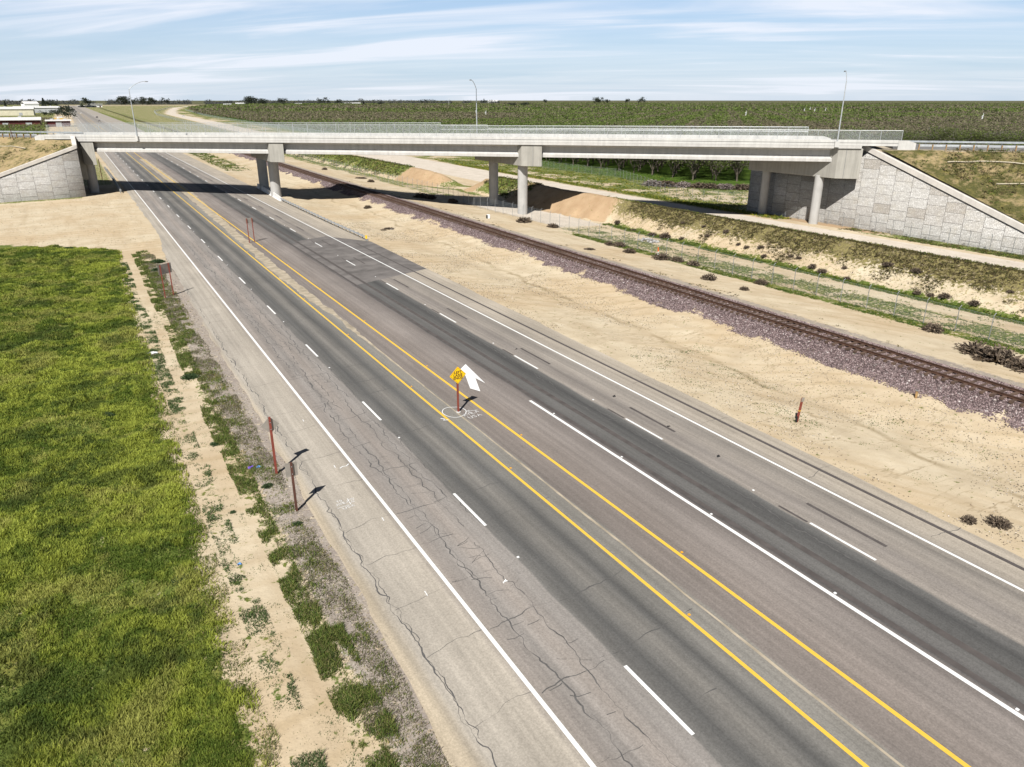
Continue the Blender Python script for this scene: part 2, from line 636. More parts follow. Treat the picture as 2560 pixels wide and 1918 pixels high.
def m_wall(name):
    """precast panels with a split stone face; UV in metres (along, up)"""
    m = Mat(name, 0.9, 0, 0.15)
    uv = m.co('UV')
    s = m.N('ShaderNodeSeparateXYZ')
    m.L(uv, s.inputs[0])
    u, v = s.outputs[0], s.outputs[1]
    col = m.math('FLOOR', m.math('DIVIDE', u, 3.0))
    fu = m.math('FRACT', m.math('DIVIDE', u, 3.0))
    vv = m.math('ADD', m.math('DIVIDE', v, 1.5), m.math('MULTIPLY', m.math('PINGPONG', col, 1.0), 0.5))
    row = m.math('FLOOR', vv)
    fv = m.math('FRACT', vv)
    eu = m.math('MULTIPLY', m.math('MINIMUM', fu, m.math('SUBTRACT', 1.0, fu)), 3.0)
    ev = m.math('MULTIPLY', m.math('MINIMUM', fv, m.math('SUBTRACT', 1.0, fv)), 1.5)
    joint = m.rng(m.math('MINIMUM', eu, ev), 0.018, 0.036, 1, 0)
    cmb = m.N('ShaderNodeCombineXYZ')
    m.L(col, cmb.inputs[0])
    m.L(row, cmb.inputs[1])
    wn = m.N('ShaderNodeTexWhiteNoise', noise_dimensions='2D')
    m.L(cmb.outputs[0], wn.inputs['Vector'])
    r = wn.outputs['Value']
    base = m.ramp(r, [(0, (0.39, 0.365, 0.33)), (0.08, (0.44, 0.42, 0.39)), (0.16, (0.49, 0.475, 0.45)), (0.75, (0.52, 0.51, 0.485)), (1, (0.56, 0.55, 0.53))])
    br = m.N('ShaderNodeTexBrick')
    br.offset = 0.37
    br.squash = 0.62
    br.squash_frequency = 3
    br.inputs['Scale'].default_value = 1.0
    br.inputs['Brick Width'].default_value = 0.50
    br.inputs['Row Height'].default_value = 0.19
    br.inputs['Mortar Size'].default_value = 0.018
    br.inputs['Mortar Smooth'].default_value = 0.3
    br.inputs['Color1'].default_value = (0.82, 0.80, 0.78, 1)
    br.inputs['Color2'].default_value = (1.08, 1.07, 1.06, 1)
    br.inputs['Mortar'].default_value = (0.30, 0.29, 0.27, 1)
    wob = m.N('ShaderNodeTexNoise')
    wob.inputs['Scale'].default_value = 1.3
    m.L(uv, wob.inputs['Vector'])
    sc = m.N('ShaderNodeVectorMath', operation='MULTIPLY_ADD')
    m.L(wob.outputs['Color'], sc.inputs[0])
    sc.inputs[1].default_value = (0.16, 0.16, 0)
    m.L(uv, sc.inputs[2])
    m.L(sc.outputs[0], br.inputs['Vector'])
    c = m.mix(1.0, base, br.outputs['Color'], 'MULTIPLY')
    n = m.noise(0.7, 5, 0.65)
    c = m.mix(m.rng(n, 0.5, 0.75, 0, 0.35), c, (0.42, 0.37, 0.28, 1))
    n2 = m.noise(11, 4, 0.7)
    c = m.mix(m.rng(n2, 0.45, 0.75, 0, 0.3), c, (0.30, 0.28, 0.25, 1))
    c = m.mix(m.math('MULTIPLY', joint, 0.85), c, (0.14, 0.135, 0.125, 1))
    m.color(c)
    h = m.math('SUBTRACT', m.math('ADD', m.math('MULTIPLY', br.outputs['Fac'], -0.6), n2), joint)
    m.bump(h, 0.8, 0.05)
    return m.m


def m_chainlink(name, dens=0.42):
    m = Mat(name, 0.6, 0.0, 0.3)
    m.b.inputs['Base Color'].default_value = (0.30, 0.32, 0.32, 1)
    s = m.N('ShaderNodeSeparateXYZ')
    m.L(m.co('UV'), s.inputs[0])
    fr = 1 / 0.075
    a = m.math('FRACT', m.math('MULTIPLY', m.math('ADD', s.outputs[0], s.outputs[1]), fr * 0.7))
    b = m.math('FRACT', m.math('MULTIPLY', m.math('SUBTRACT', s.outputs[0], s.outputs[1]), fr * 0.7))
    wa = m.math('LESS_THAN', a, dens / 2)
    wb = m.math('LESS_THAN', b, dens / 2)
    w = m.math('MAXIMUM', wa, wb)
    t = m.N('ShaderNodeBsdfTransparent')
    mx = m.N('ShaderNodeMixShader')
    m.L(w, mx.inputs[0])
    m.L(t.outputs[0], mx.inputs[1])
    m.L(m.b.outputs[0], mx.inputs[2])
    m.L(mx.outputs[0], m.nt.nodes['Material Output'].inputs[0])
    return m.m


def m_paint(name, col, wear=0.35, emis=0):
    m = Mat(name, 0.7, 0, 0.25)
    n = m.noise(9.0, 5, 0.7)
    n2 = m.noise(0.8, 3, 0.6)
    f = m.math('MULTIPLY', m.rng(n, 0.52, 0.72), m.rng(n2, 0.35, 0.65, 0.2 * wear, wear))
    m.color(m.mix(f, tuple(col) + (1,), tuple(q * 0.45 + 0.07 for q in col) + (1,)))
    return m.m


MT = {}
MT['ground'] = m_ground()
MT['asphalt'] = m_asphalt()
MT['white'] = m_paint('white_road_paint', (0.76, 0.76, 0.74), 0.55)
MT['yellow'] = m_paint('yellow_road_paint', (0.72, 0.46, 0.06), 0.6)
MT['spray'] = m_paint('white_spray_paint', (0.72, 0.72, 0.71), 0.6)
MT['seal'] = simple('crack_sealant', (0.10, 0.096, 0.092), 0.25, 4, 0.8)
MT['sealstrip'] = simple('dark_seal_strip', (0.088, 0.077, 0.072), 0.2, 1.5, 0.85)
MT['patch'] = simple('asphalt_patch', (0.15, 0.137, 0.128), 0.35, 0.45, 0.9)
MT['mediansand'] = simple('median_sand', (0.37, 0.315, 0.235), 0.3, 0.9, 0.95)
MT['concrete'] = m_concrete('bridge_concrete', (0.47, 0.455, 0.43), 0.10)
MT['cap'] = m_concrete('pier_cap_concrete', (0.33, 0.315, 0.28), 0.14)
MT['column'] = m_concrete('column_concrete', (0.40, 0.39, 0.37), 0.06)
MT['coping'] = m_concrete('coping_concrete', (0.58, 0.545, 0.50), 0.08)
MT['barrier'] = m_concrete('barrier_concrete', (0.50, 0.49, 0.465), 0.1)
MT['whitebarrier'] = m_concrete('pale_barrier_concrete', (0.68, 0.67, 0.645), 0.06)
MT['wall'] = m_wall('stone_face_panels')
MT['deck'] = simple('deck_surface', (0.42, 0.40, 0.37), 0.12, 0.6, 0.9)
MT['approach'] = simple('approach_asphalt', (0.17, 0.168, 0.165), 0.15, 0.5, 0.9)
MT['galv'] = simple('galvanised_steel', (0.52, 0.54, 0.55), 0.14, 2.0, 0.45, 0.55, 0, 0.4)
MT['galv_dark'] = simple('weathered_steel_post', (0.30, 0.31, 0.31), 0.15, 2.0, 0.55, 0.5)
MT['link'] = m_chainlink('chain_link', 0.30)
MT['link_thin'] = m_chainlink('chain_link_fine', 0.10)
MT['rust'] = simple('rusty_rail', (0.085, 0.045, 0.03), 0.3, 3, 0.8, 0.2)
MT['railtop'] = simple('worn_rail_head', (0.13, 0.085, 0.065), 0.2, 2, 0.45, 0.5)
MT['tie'] = simple('weathered_tie', (0.105, 0.07, 0.052), 0.4, 1.5, 0.9)
MT['redpost'] = simple('red_brown_post', (0.21, 0.052, 0.035), 0.2, 6, 0.7)
MT['brownpost'] = simple('dark_brown_post', (0.10, 0.045, 0.032), 0.25, 6, 0.75)
MT['signback'] = simple('sign_back_metal', (0.36, 0.33, 0.29), 0.1, 3, 0.5, 0.35)
MT['signyellow'] = simple('yellow_sign_sheet', (0.86, 0.55, 0.01), 0.06, 2, 0.45)
MT['signborder'] = simple('orange_sign_edge', (0.75, 0.36, 0.02), 0.05, 2, 0.5)
MT['ink'] = simple('sign_lettering', (0.09, 0.035, 0.02), 0.05, 2, 0.5)
MT['wood'] = simple('treated_wood', (0.30, 0.19, 0.085), 0.25, 4, 0.9)
MT['black'] = simple('dark_rubber', (0.02, 0.02, 0.02), 0.2, 4, 0.8)
MT['whitepaint'] = simple('white_enamel', (0.78, 0.78, 0.77), 0.05, 2, 0.5)
MT['orange'] = simple('orange_plastic', (0.80, 0.13, 0.02), 0.08, 3, 0.5)
MT['yellowmachine'] = simple('yellow_machine_paint', (0.72, 0.45, 0.03), 0.1, 3, 0.5)
MT['glass'] = simple('dark_glass', (0.03, 0.035, 0.045), 0.1, 2, 0.15, 0, 0, 0.6)
MT['redwall'] = simple('dark_red_siding', (0.095, 0.028, 0.028), 0.15, 0.6, 0.8)
MT['whiteroof'] = simple('white_metal_roof', (0.66, 0.65, 0.63), 0.06, 0.2, 0.6)
MT['creamwall'] = simple('cream_siding', (0.62, 0.58, 0.44), 0.1, 0.3, 0.8)
MT['greywall'] = simple('grey_siding', (0.40, 0.41, 0.42), 0.1, 0.3, 0.8)
MT['bark'] = simple('grey_bark', (0.115, 0.095, 0.075), 0.3, 5, 0.9)
MT['leaf'] = tinted('orchard_leaf', 0.75, 0.42)
MT['blade'] = tinted('grass_blade', 0.7, 0.3)
MT['twig'] = tinted('dry_twig', 0.9, 0.0)
MT['straw'] = simple('straw_wattle', (0.42, 0.37, 0.28), 0.2, 3, 0.95)
MT['teal'] = simple('teal_plastic', (0.03, 0.30, 0.33), 0.05, 2, 0.5)
MT['blueplastic'] = simple('blue_plastic', (0.12, 0.30, 0.62), 0.1, 4, 0.5)
MT['purpleplastic'] = simple('purple_plastic', (0.16, 0.08, 0.48), 0.1, 4, 0.5)
MT['rubble'] = simple('grey_rubble', (0.45, 0.43, 0.41), 0.3, 2, 0.9)


# ------------------------------------------------------------------ terrain
BERM_Y = [-80, 40, 80, 96, 106, 116, 122, 128, 136, 148, 158, 163, 167, 173, 179, 185, 200, 240, 300, 330, 4000]
BERM_T = [78.5, 79, 79.3, 79.5, 80.2, 79.0, 78.6, 78.2, 78.8, 80.0, 79.6, 79.8, 80.5, 77.5, 76.0, 74.6, 74.0, 73.0, 73.0, 73, 73]
BERM_C = [84.2, 84.4, 84.4, 84.0, 83.6, 83.2, 83.4, 84.0, 85.0, 86.0, 85.8, 85.4, 85.0, 82.0, 80.5, 79.5, 79.5, 79.0, 78.5, 78.5, 78.5]
BERM_H = [2.6, 2.6, 2.6, 2.65, 2.8, 2.95, 2.8, 2.6, 2.5, 2.5, 2.4, 1.6, -0.9, -0.9, 1.6, 2.2, 2.3, 2.3, 2.2, -1, -1]
HSR_Y = [-200, 120, 200, 285, 420, 555, 790, 1050, 1300, 1625, 2250, 2700, 5000]
HSR_X = [98.5, 98.5, 100, 103.5, 104, 106, 118.5, 129, 141.5, 178, 255, 345, 900]


def rail_x(y):
    return 51.3 + 0.0125 * np.clip(y, -200, 3000)


def terr(x, y, rough=True):
    x = np.asarray(x, float)
    y = np.asarray(y, float)
    sh = 0.0125 * np.clip(y, 0, 600) * sm(41, 46, x) * (1 - sm(60, 66, x))
    prof = [(-1e5, 0), (-3, 0), (1.6, 0), (5, -0.05), (6.5, 0), (35.6, 0), (39, -0.2), (43, -0.55), (47, -0.15), (49.2, 0.22), (50.2, 1.05), (53.2, 1.05), (55.2, 0.3), (58, 0.05), (64, -0.4), (69, -0.7), (78, -1.0), (88, -0.7), (91, -0.5), (108, -0.5), (113, -0.7), (125, -1), (1e5, -1)]
    z = np.interp(x - sh, [p[0] for p in prof], [p[1] for p in prof])
    t, c, h = (np.interp(y, BERM_Y, q) for q in (BERM_T, BERM_C, BERM_H))
    n = vnoise(x, y, 0.35, 3) - 0.5
    t = t + n * 1.2
    b = c + 6
    k = np.clip(np.minimum((x - t) / (c - t), (b - x) / (b - c - 1.2)), 0, 1)
    z = np.maximum(z, -1.0 + (h + 1.0) * k * (1 + 0) + 0 * n)
    if rough:
        slope = np.where((k > 0.02) & (k < 1), 1.0, 0.0)
        z = z + slope * (vnoise(x, y, 1.1, 5) - 0.5) * 0.34
        field = (1 - sm(1.0, 2.2, x)) * (1 - sm(110, 118, y + 0.9 * x)) * sm(-400, -300, x)
        z = z + field * ((wnoise(x, y, 0.6, 9, 2) - 0.42) * 0.62 + (vnoise(x, y, 0.2, 8) - 0.5) * 0.3)
        verge = sm(4.3, 5.0, x) * (1 - sm(6.4, 7.2, x))
        z = z + verge * (vnoise(x, y, 1.0, 12) - 0.4) * 0.18
        dirt = sm(36, 38, x) * (1 - sm(76, 78, x))
        z = z + dirt * ((vnoise(x, y, 0.5, 21) - 0.5) * 0.14)
        track = sm(1.6, 2.4, x) * (1 - sm(4.4, 5, x))
        z = z + track * (vnoise(x, y, 0.9, 15) - 0.5) * 0.08
    far = sm(500, 900, np.hypot(x, y))
    return z * (1 - far) + far * -0.5 * sm(60, 140, x)


def field_edge(y):
    return np.interp(y, [0, 20, 60, 85, 116, 130], [1.0, 1.35, 1.6, 1.9, 2.4, 2.4])


def grow(start, stop, step, ratio):
    out = [start]
    while out[-1] < stop:
        out.append(out[-1] + step)
        step *= ratio
    return out


def build_ground():
    xs = np.array([-20000, -6000, -2500, -1200, -600, -300, -160, -90, -60, -45, -34, -26] + list(np.arange(-20, 7, 0.28)) + list(np.arange(7, 36, 0.6)) + list(np.arange(36, 116, 0.38)) + grow(116, 20000, 0.8, 1.09))
    ys = np.array([-1500, -400, -150, -70, -40, -20, -10, 0, 5] + list(np.arange(8, 60, 0.35)) + grow(60, 260, 0.42, 1.006) + grow(262, 24000, 1.4, 1.06))
    X, Y = np.meshgrid(xs, ys)
    x, y = X.ravel(), Y.ravel()
    z = terr(x, y)
    nx, ny = len(xs), len(ys)
    idx = np.arange(nx * ny).reshape(ny, nx)
    F = np.stack([idx[:-1, :-1], idx[:-1, 1:], idx[1:, 1:], idx[1:, :-1]], -1).reshape(-1, 4)
    n1 = vnoise(x, y, 0.5, 31)
    n2 = vnoise(x, y, 0.12, 32)
    r = np.hypot(x, y)
    # grass
    g = (1 - sm(-0.2, 0.35, x - field_edge(y) + (n1 - 0.5) * 0.8)) * (1 - sm(117.2, 118.4, y + 0.92 * x + (n1 - 0.5) * 3))
    g = np.maximum(g, 0.30 * sm(2.2, 2.7, x) * (1 - sm(3.2, 3.7, x)) * sm(0.36, 0.52, n1 + (n2 - 0.5) * 0.3) * sm(15, 20, y) * (1 - sm(100, 108, y)))
    g = np.maximum(g, 0.40 * sm(4.4, 4.8, x) * (1 - sm(5.2, 5.9, x)) * (1 - sm(108, 114, y)))
    berm_t = np.interp(y, BERM_Y, BERM_T)
    berm_c = np.interp(y, BERM_Y, BERM_C)
    berm_h = np.interp(y, BERM_Y, BERM_H)
    nofill = 1 - sm(100, 110, y) * (1 - sm(150, 158, y))
    g = np.maximum(g, 0.72 * sm(66.0, 66.9, x) * (1 - sm(68.6, 69.4, x)) * (1 - sm(96, 104, y)))
    g = np.maximum(g, 0.66 * sm(69, 70, x) * (1 - sm(73.5, 75, x)) * sm(0.30, 0.46, n1) * nofill)
    g = np.maximum(g, 0.85 * sm(berm_t - 1.7, berm_t - 0.9, x) * (1 - sm(berm_t + 0.1, berm_t + 0.8, x)) * nofill)
    g = np.maximum(g, 0.85 * sm(berm_c + 0.1, berm_c + 0.7, x) * (1 - sm(berm_c + 2.5, berm_c + 3.5, x)) * nofill * (1 - sm(300, 330, y)))
    g = np.maximum(g, 0.75 * sm(berm_t + 1, berm_t + 2, x) * (1 - sm(berm_c + 1, berm_c + 3, x)) * sm(168, 176, y) * (1 - sm(300, 320, y)))
    g = np.maximum(g, 0.8 * sm(128, 134, y) * (1 - sm(158, 164, y)) * sm(berm_t + 0.5, berm_t + 1.5, x) * (1 - sm(berm_c + 3, berm_c + 5, x)))
    hx = np.interp(y, HSR_Y, HSR_X)
    bed = sm(-8.6, -8.0, x - hx) * (1 - sm(7.2, 8.0, x - hx)) * (1 - sm(2700, 3200, y))
    bed = bed * (1 - sm(92, 93, x) * 0)
    right = sm(7.4, 9.0, x - hx) * sm(90, 112, y + 0.6 * (x - 108))
    wallgreen = sm(107.5, 108.3, x) * (1 - sm(112, 114, x)) * (1 - sm(72, 80, y))
    g = np.maximum(g, 0.8 * wallgreen)
    g = np.maximum(g, 0.78 * right * (1 - 0.75 * sm(0.46, 0.62, n2) * (1 - sm(20, 30, x - hx))))
    # brown ground in front of the brush pile
    bare = sm(114, 119, x) * (1 - sm(140, 150, x)) * sm(100, 112, y) * (1 - sm(138, 146, y - 0.2 * (x - 120)))
    g = g * (1 - 0.85 * bare * sm(0.34, 0.5, n1))
    wl = (186.8 + (x - 0.7) * (2.6 / 15.5)) - y
    g = np.maximum(g, 0.8 * (x < 0) * (x > -40) * sm(-0.5, 0.2, wl) * (1 - sm(1.6, 3.4, wl + (n1 - 0.5) * 3)))
    g = np.maximum(g, 0.62 * sm(-8, -5, x) * (1 - sm(6.5, 8, x)) * sm(206, 214, y) * (1 - sm(300, 330, y)))
    # farmland far off
    left_far = (1 - sm(-16, -9, x)) * sm(260, 330, y)
    g = np.maximum(g, 0.7 * left_far)
    g = np.maximum(g, 0.6 * sm(66, 72, x) * (1 - sm(-14, -10, x - hx)) * sm(700, 820, y) * (1 - sm(2500, 2900, y)))
    strip = sm(40, 42, x) * (1 - sm(52, 54, x)) * sm(300, 520, y) * (1 - sm(1500, 1900, y))
    g = np.maximum(g, 0.8 * strip)
    g = np.maximum(g, 0.62 * sm(37, 41, x) * (1 - sm(46, 50, x)) * sm(236, 252, y) * (1 - sm(322, 345, y)) * sm(0.38, 0.52, n1))
    g = np.maximum(g, 0.62 * sm(300, 420, y) * sm(38, 46, x) * (1 - sm(-12, -9, x - hx)) * (1 - sm(3000, 3600, y)))
    # ballast
    rx = rail_x(y)
    ba = sm(-2.8, -2.1, x - rx + (wnoise(x, y, 0.45, 33) - 0.5) * 3.2) * (1 - sm(2.2, 3.2, x - rx + (n1 - 0.5) * 1.0)) * (1 - sm(2600, 3000, y))
    ba = np.maximum(ba, 0.52 * sm(-2.0, -1.5, x - rx) * (1 - sm(3.6, 5.2, x - rx)) * (1 - sm(2000, 2400, y)))
    # gravel
    gr = np.maximum(0.75 * sm(4.9, 5.8, x) * (1 - sm(8.2, 9.2, x)) * (1 - sm(100, 112, y)), 0.72 * sm(1.8, 2.6, x - rx) * (1 - sm(5.2, 6.6, x - rx)) * (y > 0))
    apron = sm(69, 70, x) * (1 - sm(78, 79.5, x)) * sm(102, 108, y) * (1 - sm(140, 146, y))
    pale = np.maximum(bed, apron * 0.9)
    # berm scrub, bare cut
    cut = sm(105, 110, y) * (1 - sm(138, 150, y)) * sm(berm_t - 0.5, berm_t + 0.3, x) * (1 - sm(berm_c + 1.5, berm_c + 3, x))
    cut = np.maximum(cut, sm(174, 177, y) * (1 - sm(194, 197, y)) * sm(berm_t - 0.5, berm_t + 0.5, x) * (1 - sm(berm_c + 1, berm_c + 3, x)))
    cut = np.maximum(cut, 0.75 * sm(158, 160, y) * (1 - sm(165, 167, y)) * sm(berm_t, berm_t + 0.5, x) * (1 - sm(berm_c + 1, berm_c + 3, x)))
    cut = np.maximum(cut, 0.7 * sm(108.2, 109.5, x) * (1 - sm(113, 114, x)) * sm(70, 76, y) * (1 - sm(96, 100, y)))
    g = g * (1 - cut * 0.9) if True else g
    up = np.clip((x - berm_t) / (berm_c - berm_t), 0, 1.4)
    sc = np.where((x > berm_t) & (x < berm_c + 1.2) & (berm_h > 0), 0.18 + 0.8 * sm(0.25, 0.75, up), 0) * (1 - cut) * (1 - sm(300, 330, y))
    dirtstrip = 0
    mask_a = np.stack([g, ba, gr], -1)
    mask_b = np.stack([pale, sc, cut], -1)
    g = g * 1.0
    far = sm(3000, 4200, r)
    floor_ = sm(30, 36, x - hx) * sm(120, 140, y)
    mask_c = np.stack([far, floor_, sm(35, 36, x) * (1 - sm(47, 49, x)) * (y < 200)], -1)
    me = np_mesh('ground', np.stack([x, y, z], -1), F, {'mask_a': mask_a, 'mask_b': mask_b, 'mask_c': mask_c}, smooth=True)
    o = link_mesh('ground', me, MT['ground'])
    tag(o, kind='structure')


build_ground()


# ------------------------------------------------------------------ the highway and what is painted on it
RZ = 0.05


def sheet(name, rows, z, mat, parent=None):
    """rows: list of (y, x0, x1, ...) polylines joined to a flat sheet"""
    k = len(rows[0]) - 1
    V = [(r[1 + j], r[0], z) for r in rows for j in range(k)]
    F = [(i * k + j, i * k + j + 1, (i + 1) * k + j + 1, (i + 1) * k + j) for i in range(len(rows) - 1) for j in range(k - 1)]
    return link_mesh(name, np_mesh(name, V, F), mat, parent)


def build_highway():
    ys = list(np.arange(-120, 300, 1.0)) + grow(300, 3200, 2, 1.08)
    rows = []
    for y in ys:
        l = np.interp(y, [-120, 16, 24, 46, 72, 106, 130, 260, 700, 3200], [6.5, 6.75, 7.2, 7.5, 7.7, 8.1, 9.2, 8.6, 5.5, 5])
        r = np.interp(y, [-120, 13, 50, 100, 190, 320, 700, 3200], [34.0, 34.2, 34.9, 35.5, 36.0, 37, 46, 52])
        l += (vnoise(y, 0, 0.35, 41) - 0.5) * 0.5 + (vnoise(y, 0, 1.7, 42) - 0.5) * 0.2
        r += (vnoise(y, 3, 0.35, 43) - 0.5) * 0.3 + (vnoise(y, 0, 1.7, 44) - 0.5) * 0.16
        rows.append((y, l, 14, 24, r))
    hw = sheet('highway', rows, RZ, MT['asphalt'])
    tag(hw, kind='structure')

    def line(name, x, w, y0, y1, mat, z=RZ + 0.008, step=4.0):
        n = max(2, int((y1 - y0) / step))
        return sheet(name, [(y, x - w / 2 + (vnoise(y, x, 2.0, 5) - 0.5) * 0.012, x + w / 2 + (vnoise(y, x + 9, 2.0, 6) - 0.5) * 0.012) for y in np.linspace(y0, y1, n)], z, mat, hw)
    line('edge_line', 10.69, 0.17, -60, 1500, MT['white'])
    line('edge_line', 31.72, 0.16, -60, 1500, MT['white'])
    line('yellow_line', 18.1, 0.17, -60, 1500, MT['yellow'])
    line('yellow_line', 20.85, 0.19, -60, 1500, MT['yellow'])
    line('turn_lane_line', 24.42, 0.20, -60, 40.3, MT['white'])
    # dashes
    for x, y0 in ((14.27, 13.0), (28.27, 16.3)):
        mb = MB()
        for k in range(-3, 60):
            a = y0 + 14.62 * k
            mb.add([(x - 0.075, a, RZ + 0.008), (x + 0.075, a, RZ + 0.008), (x + 0.075, a + 3.62, RZ + 0.008), (x - 0.075, a + 3.62, RZ + 0.008)], [(0, 1, 2, 3)])
        mb.build('dashed_line', MT['white'], hw)
    # black strips beside the dashes of the far carriageway, where old markings were covered
    mb = MB()
    for k in range(-2, 14):
        a = 16.75 + 14.62 * k
        for xa, xb, ya, yb in ((29.58, 29.78, a, a + 4.55), (28.16, 28.30, a + 3.3, a + 5.1)):
            mb.add([(xa, ya, RZ + 0.004), (xb, ya, RZ + 0.004), (xb, yb, RZ + 0.004), (xa, yb, RZ + 0.004)], [(0, 1, 2, 3)])
    mb.build('covered_marking', MT['sealstrip'], hw)
    line('seal_strip', 33.35, 0.24, -60, 104, MT['sealstrip'], RZ + 0.004, 1.5)
    line('seal_strip', 26.15, 0.36, -60, 150, MT['sealstrip'], RZ + 0.004, 1.5)
    line('seal_strip', 24.92, 0.30, -60, 150, MT['sealstrip'], RZ + 0.004, 1.5)
    # a darker patch across the far carriageway
    V = [(24.7, 79.0), (35.3, 83.2), (35.7, 104.5), (31.2, 112.2), (27.0, 110.6), (24.75, 108.0)]
    rows = []
    for t in np.linspace(0, 1, 16):
        y = 79 + 30 * t
        rows.append((y + 1.5, 24.75 + 0.05 * random.random(), 35.4 - (0.4 * random.random())))
    mb = MB()
    mb.add([(p[0], p[1], RZ + 0.002) for p in V], [tuple(range(len(V)))])
    mb.build('dark_patch', MT['patch'], hw)
    # sand of the median
    rows = []
    for y in list(np.arange(-40, 300, 0.7)):
        a = np.interp(y, [11, 20, 40, 56, 66, 80, 97, 135, 186, 300], [19.02, 19.04, 19.06, 19.08, 18.95, 18.4, 18.5, 19.1, 19.7, 19.7])
        b = np.interp(y, [11, 20, 40, 56, 66, 80, 97, 135, 186, 300], [19.14, 19.15, 19.16, 19.22, 19.4, 19.5, 19.7, 20.5, 21.7, 21.7])
        k = 0.12 if y < 60 else 0.7
        rows.append((y, a + (vnoise(y, 1, 0.7, 61) - 0.5) * k, b + (vnoise(y, 2, 0.7, 62) - 0.5) * k))
    sheet('median_sand', rows, RZ + 0.006, MT['mediansand'], hw)
    # raised markers along the yellow lines and lane lines
    mb, mba = MB(), MB()
    for x, off, mt in ((18.3, 3.0, 0), (21.05, 6.5, 0), (24.62, 1.0, 1), (14.3, 9.9, 1), (28.3, 9.0, 1)):
        for k in range(-1, 16):
            y = off + 7.31 * k * (1 if x in (24.62,) else 2)
            if x == 24.62 and y > 41:
                continue
            (mb if mt else mba).box((x, y, RZ + 0.02), (0.10, 0.10, 0.035))
    mb.build('reflector', MT['whitepaint'], hw)
    mba.build('reflector', MT['signborder'], hw)
    return hw


HW = build_highway()


def ribbon(mb, pts, w, z):
    """a flat ribbon along points with a width that varies"""
    P = [np.array(p, float) for p in pts]
    vs, fs = [], []
    for i, p in enumerate(P):
        t = P[min(i + 1, len(P) - 1)] - P[max(i - 1, 0)]
        t /= np.linalg.norm(t) + 1e-9
        n = np.array((-t[1], t[0]))
        ww = (w[i] if isinstance(w, (list, tuple, np.ndarray)) else w) / 2
        vs += [(*(p + n * ww), z), (*(p - n * ww), z)]
        if i:
            fs.append((2 * i - 2, 2 * i - 1, 2 * i + 1, 2 * i))
    mb.add(vs, fs)


def build_cracks():
    mb = MB()
    rnd = random.Random(5)

    def meander(x0, y0, y1, w, seed, amp=0.35, z=RZ + 0.0034):
        """a crack along the lane: slow drift, small kinks, changing width"""
        ys = np.arange(y0, y1, 0.13)
        xs = x0 + (vnoise(ys, ys * 0 + seed, 0.16, seed, 2) - 0.5) * amp * 2.2 + (vnoise(ys, ys * 0, 1.1, seed + 1, 3) - 0.5) * 0.5 + (vnoise(ys, ys * 0, 3.6, seed + 2, 2) - 0.5) * 0.17
        ws = w * np.clip(2.6 * vnoise(ys, ys * 0, 1.2, seed + 3, 3) - 0.6, 0.22, 1.7) * np.minimum(1, np.minimum(ys - y0, y1 - ys) / 0.6 + 0.1)
        gate = vnoise(ys, ys * 0, 0.22, seed + 4, 2)
        run = []
        for k in range(len(ys)):
            if gate[k] > 0.24:
                run.append(k)
            if (gate[k] <= 0.24 or k == len(ys) - 1) and run:
                if len(run) > 4:
                    ribbon(mb, [(xs[q], ys[q]) for q in run], [ws[q] for q in run], z + 0.0004 * rnd.random())
                run = []
        return xs, ys

    def across(x0, x1, y, w, seed, tilt=0.05, z=RZ + 0.0038):
        xs = np.arange(x0, x1, 0.12)
        ys = y + (xs - x0) * tilt + (vnoise(xs, xs * 0, 0.5, seed, 2) - 0.5) * 0.7 + (vnoise(xs, xs * 0, 2.5, seed + 1, 2) - 0.5) * 0.22
        ws = w * np.clip(2.4 * vnoise(xs, xs * 0, 0.9, seed + 2, 3) - 0.5, 0.15, 1.4)
        ribbon(mb, list(zip(xs, ys)), list(ws), z + 0.0004 * rnd.random())
    meander(11.75, 8, 118, 0.055, 1000, 0.35)
    meander(13.15, 8, 118, 0.05, 1010, 0.40)
    meander(12.0, 24, 100, 0.045, 1020, 0.5)
    meander(13.6, 30, 110, 0.045, 1030, 0.3)
    meander(12.5, 45, 118, 0.04, 1035, 0.5)
    meander(8.05, 9, 108, 0.045, 1040, 0.06)
    meander(8.12, 16, 70, 0.05, 1050, 0.1)
    meander(27.5, 10, 75, 0.08, 1060, 0.3)
    meander(27.3, 18, 60, 0.05, 1070, 0.4)
    meander(14.2, 20, 90, 0.03, 1080, 0.08)
    y, k = 13.4, 0
    while y < 118:
        across(8.1, 10.9 + rnd.uniform(-0.6, 0.6), y, 0.022, 1100 + 7 * k)
        across(10.9, rnd.choice((12.6, 13.8, 14.0)), y + 0.2, 0.042, 1103 + 7 * k)
        if rnd.random() < 0.6:
            across(14.25, rnd.uniform(16, 18.9), y + rnd.uniform(0.3, 1.0), 0.05, 1105 + 7 * k, 0.11)
        for q in range(6):                  # short side cracks
            xx = rnd.choice((11.2, 11.7, 12.3, 13.0))
            across(xx, xx + rnd.uniform(0.4, 1.1), y + rnd.uniform(0.5, 4), 0.03, 1500 + 11 * k + q, rnd.uniform(-0.5, 0.5))
        y += rnd.uniform(2.8, 4.6)
        k += 1
    for q, y in enumerate((9.5, 16.0, 23.3, 31.5, 39.5, 52, 66)):
        across(31.2 + rnd.uniform(0, 1.4), 34.4, y, 0.028, 1900 + 5 * q, -0.02)
    mb.build('crack_sealant', MT['seal'], HW)


build_cracks()

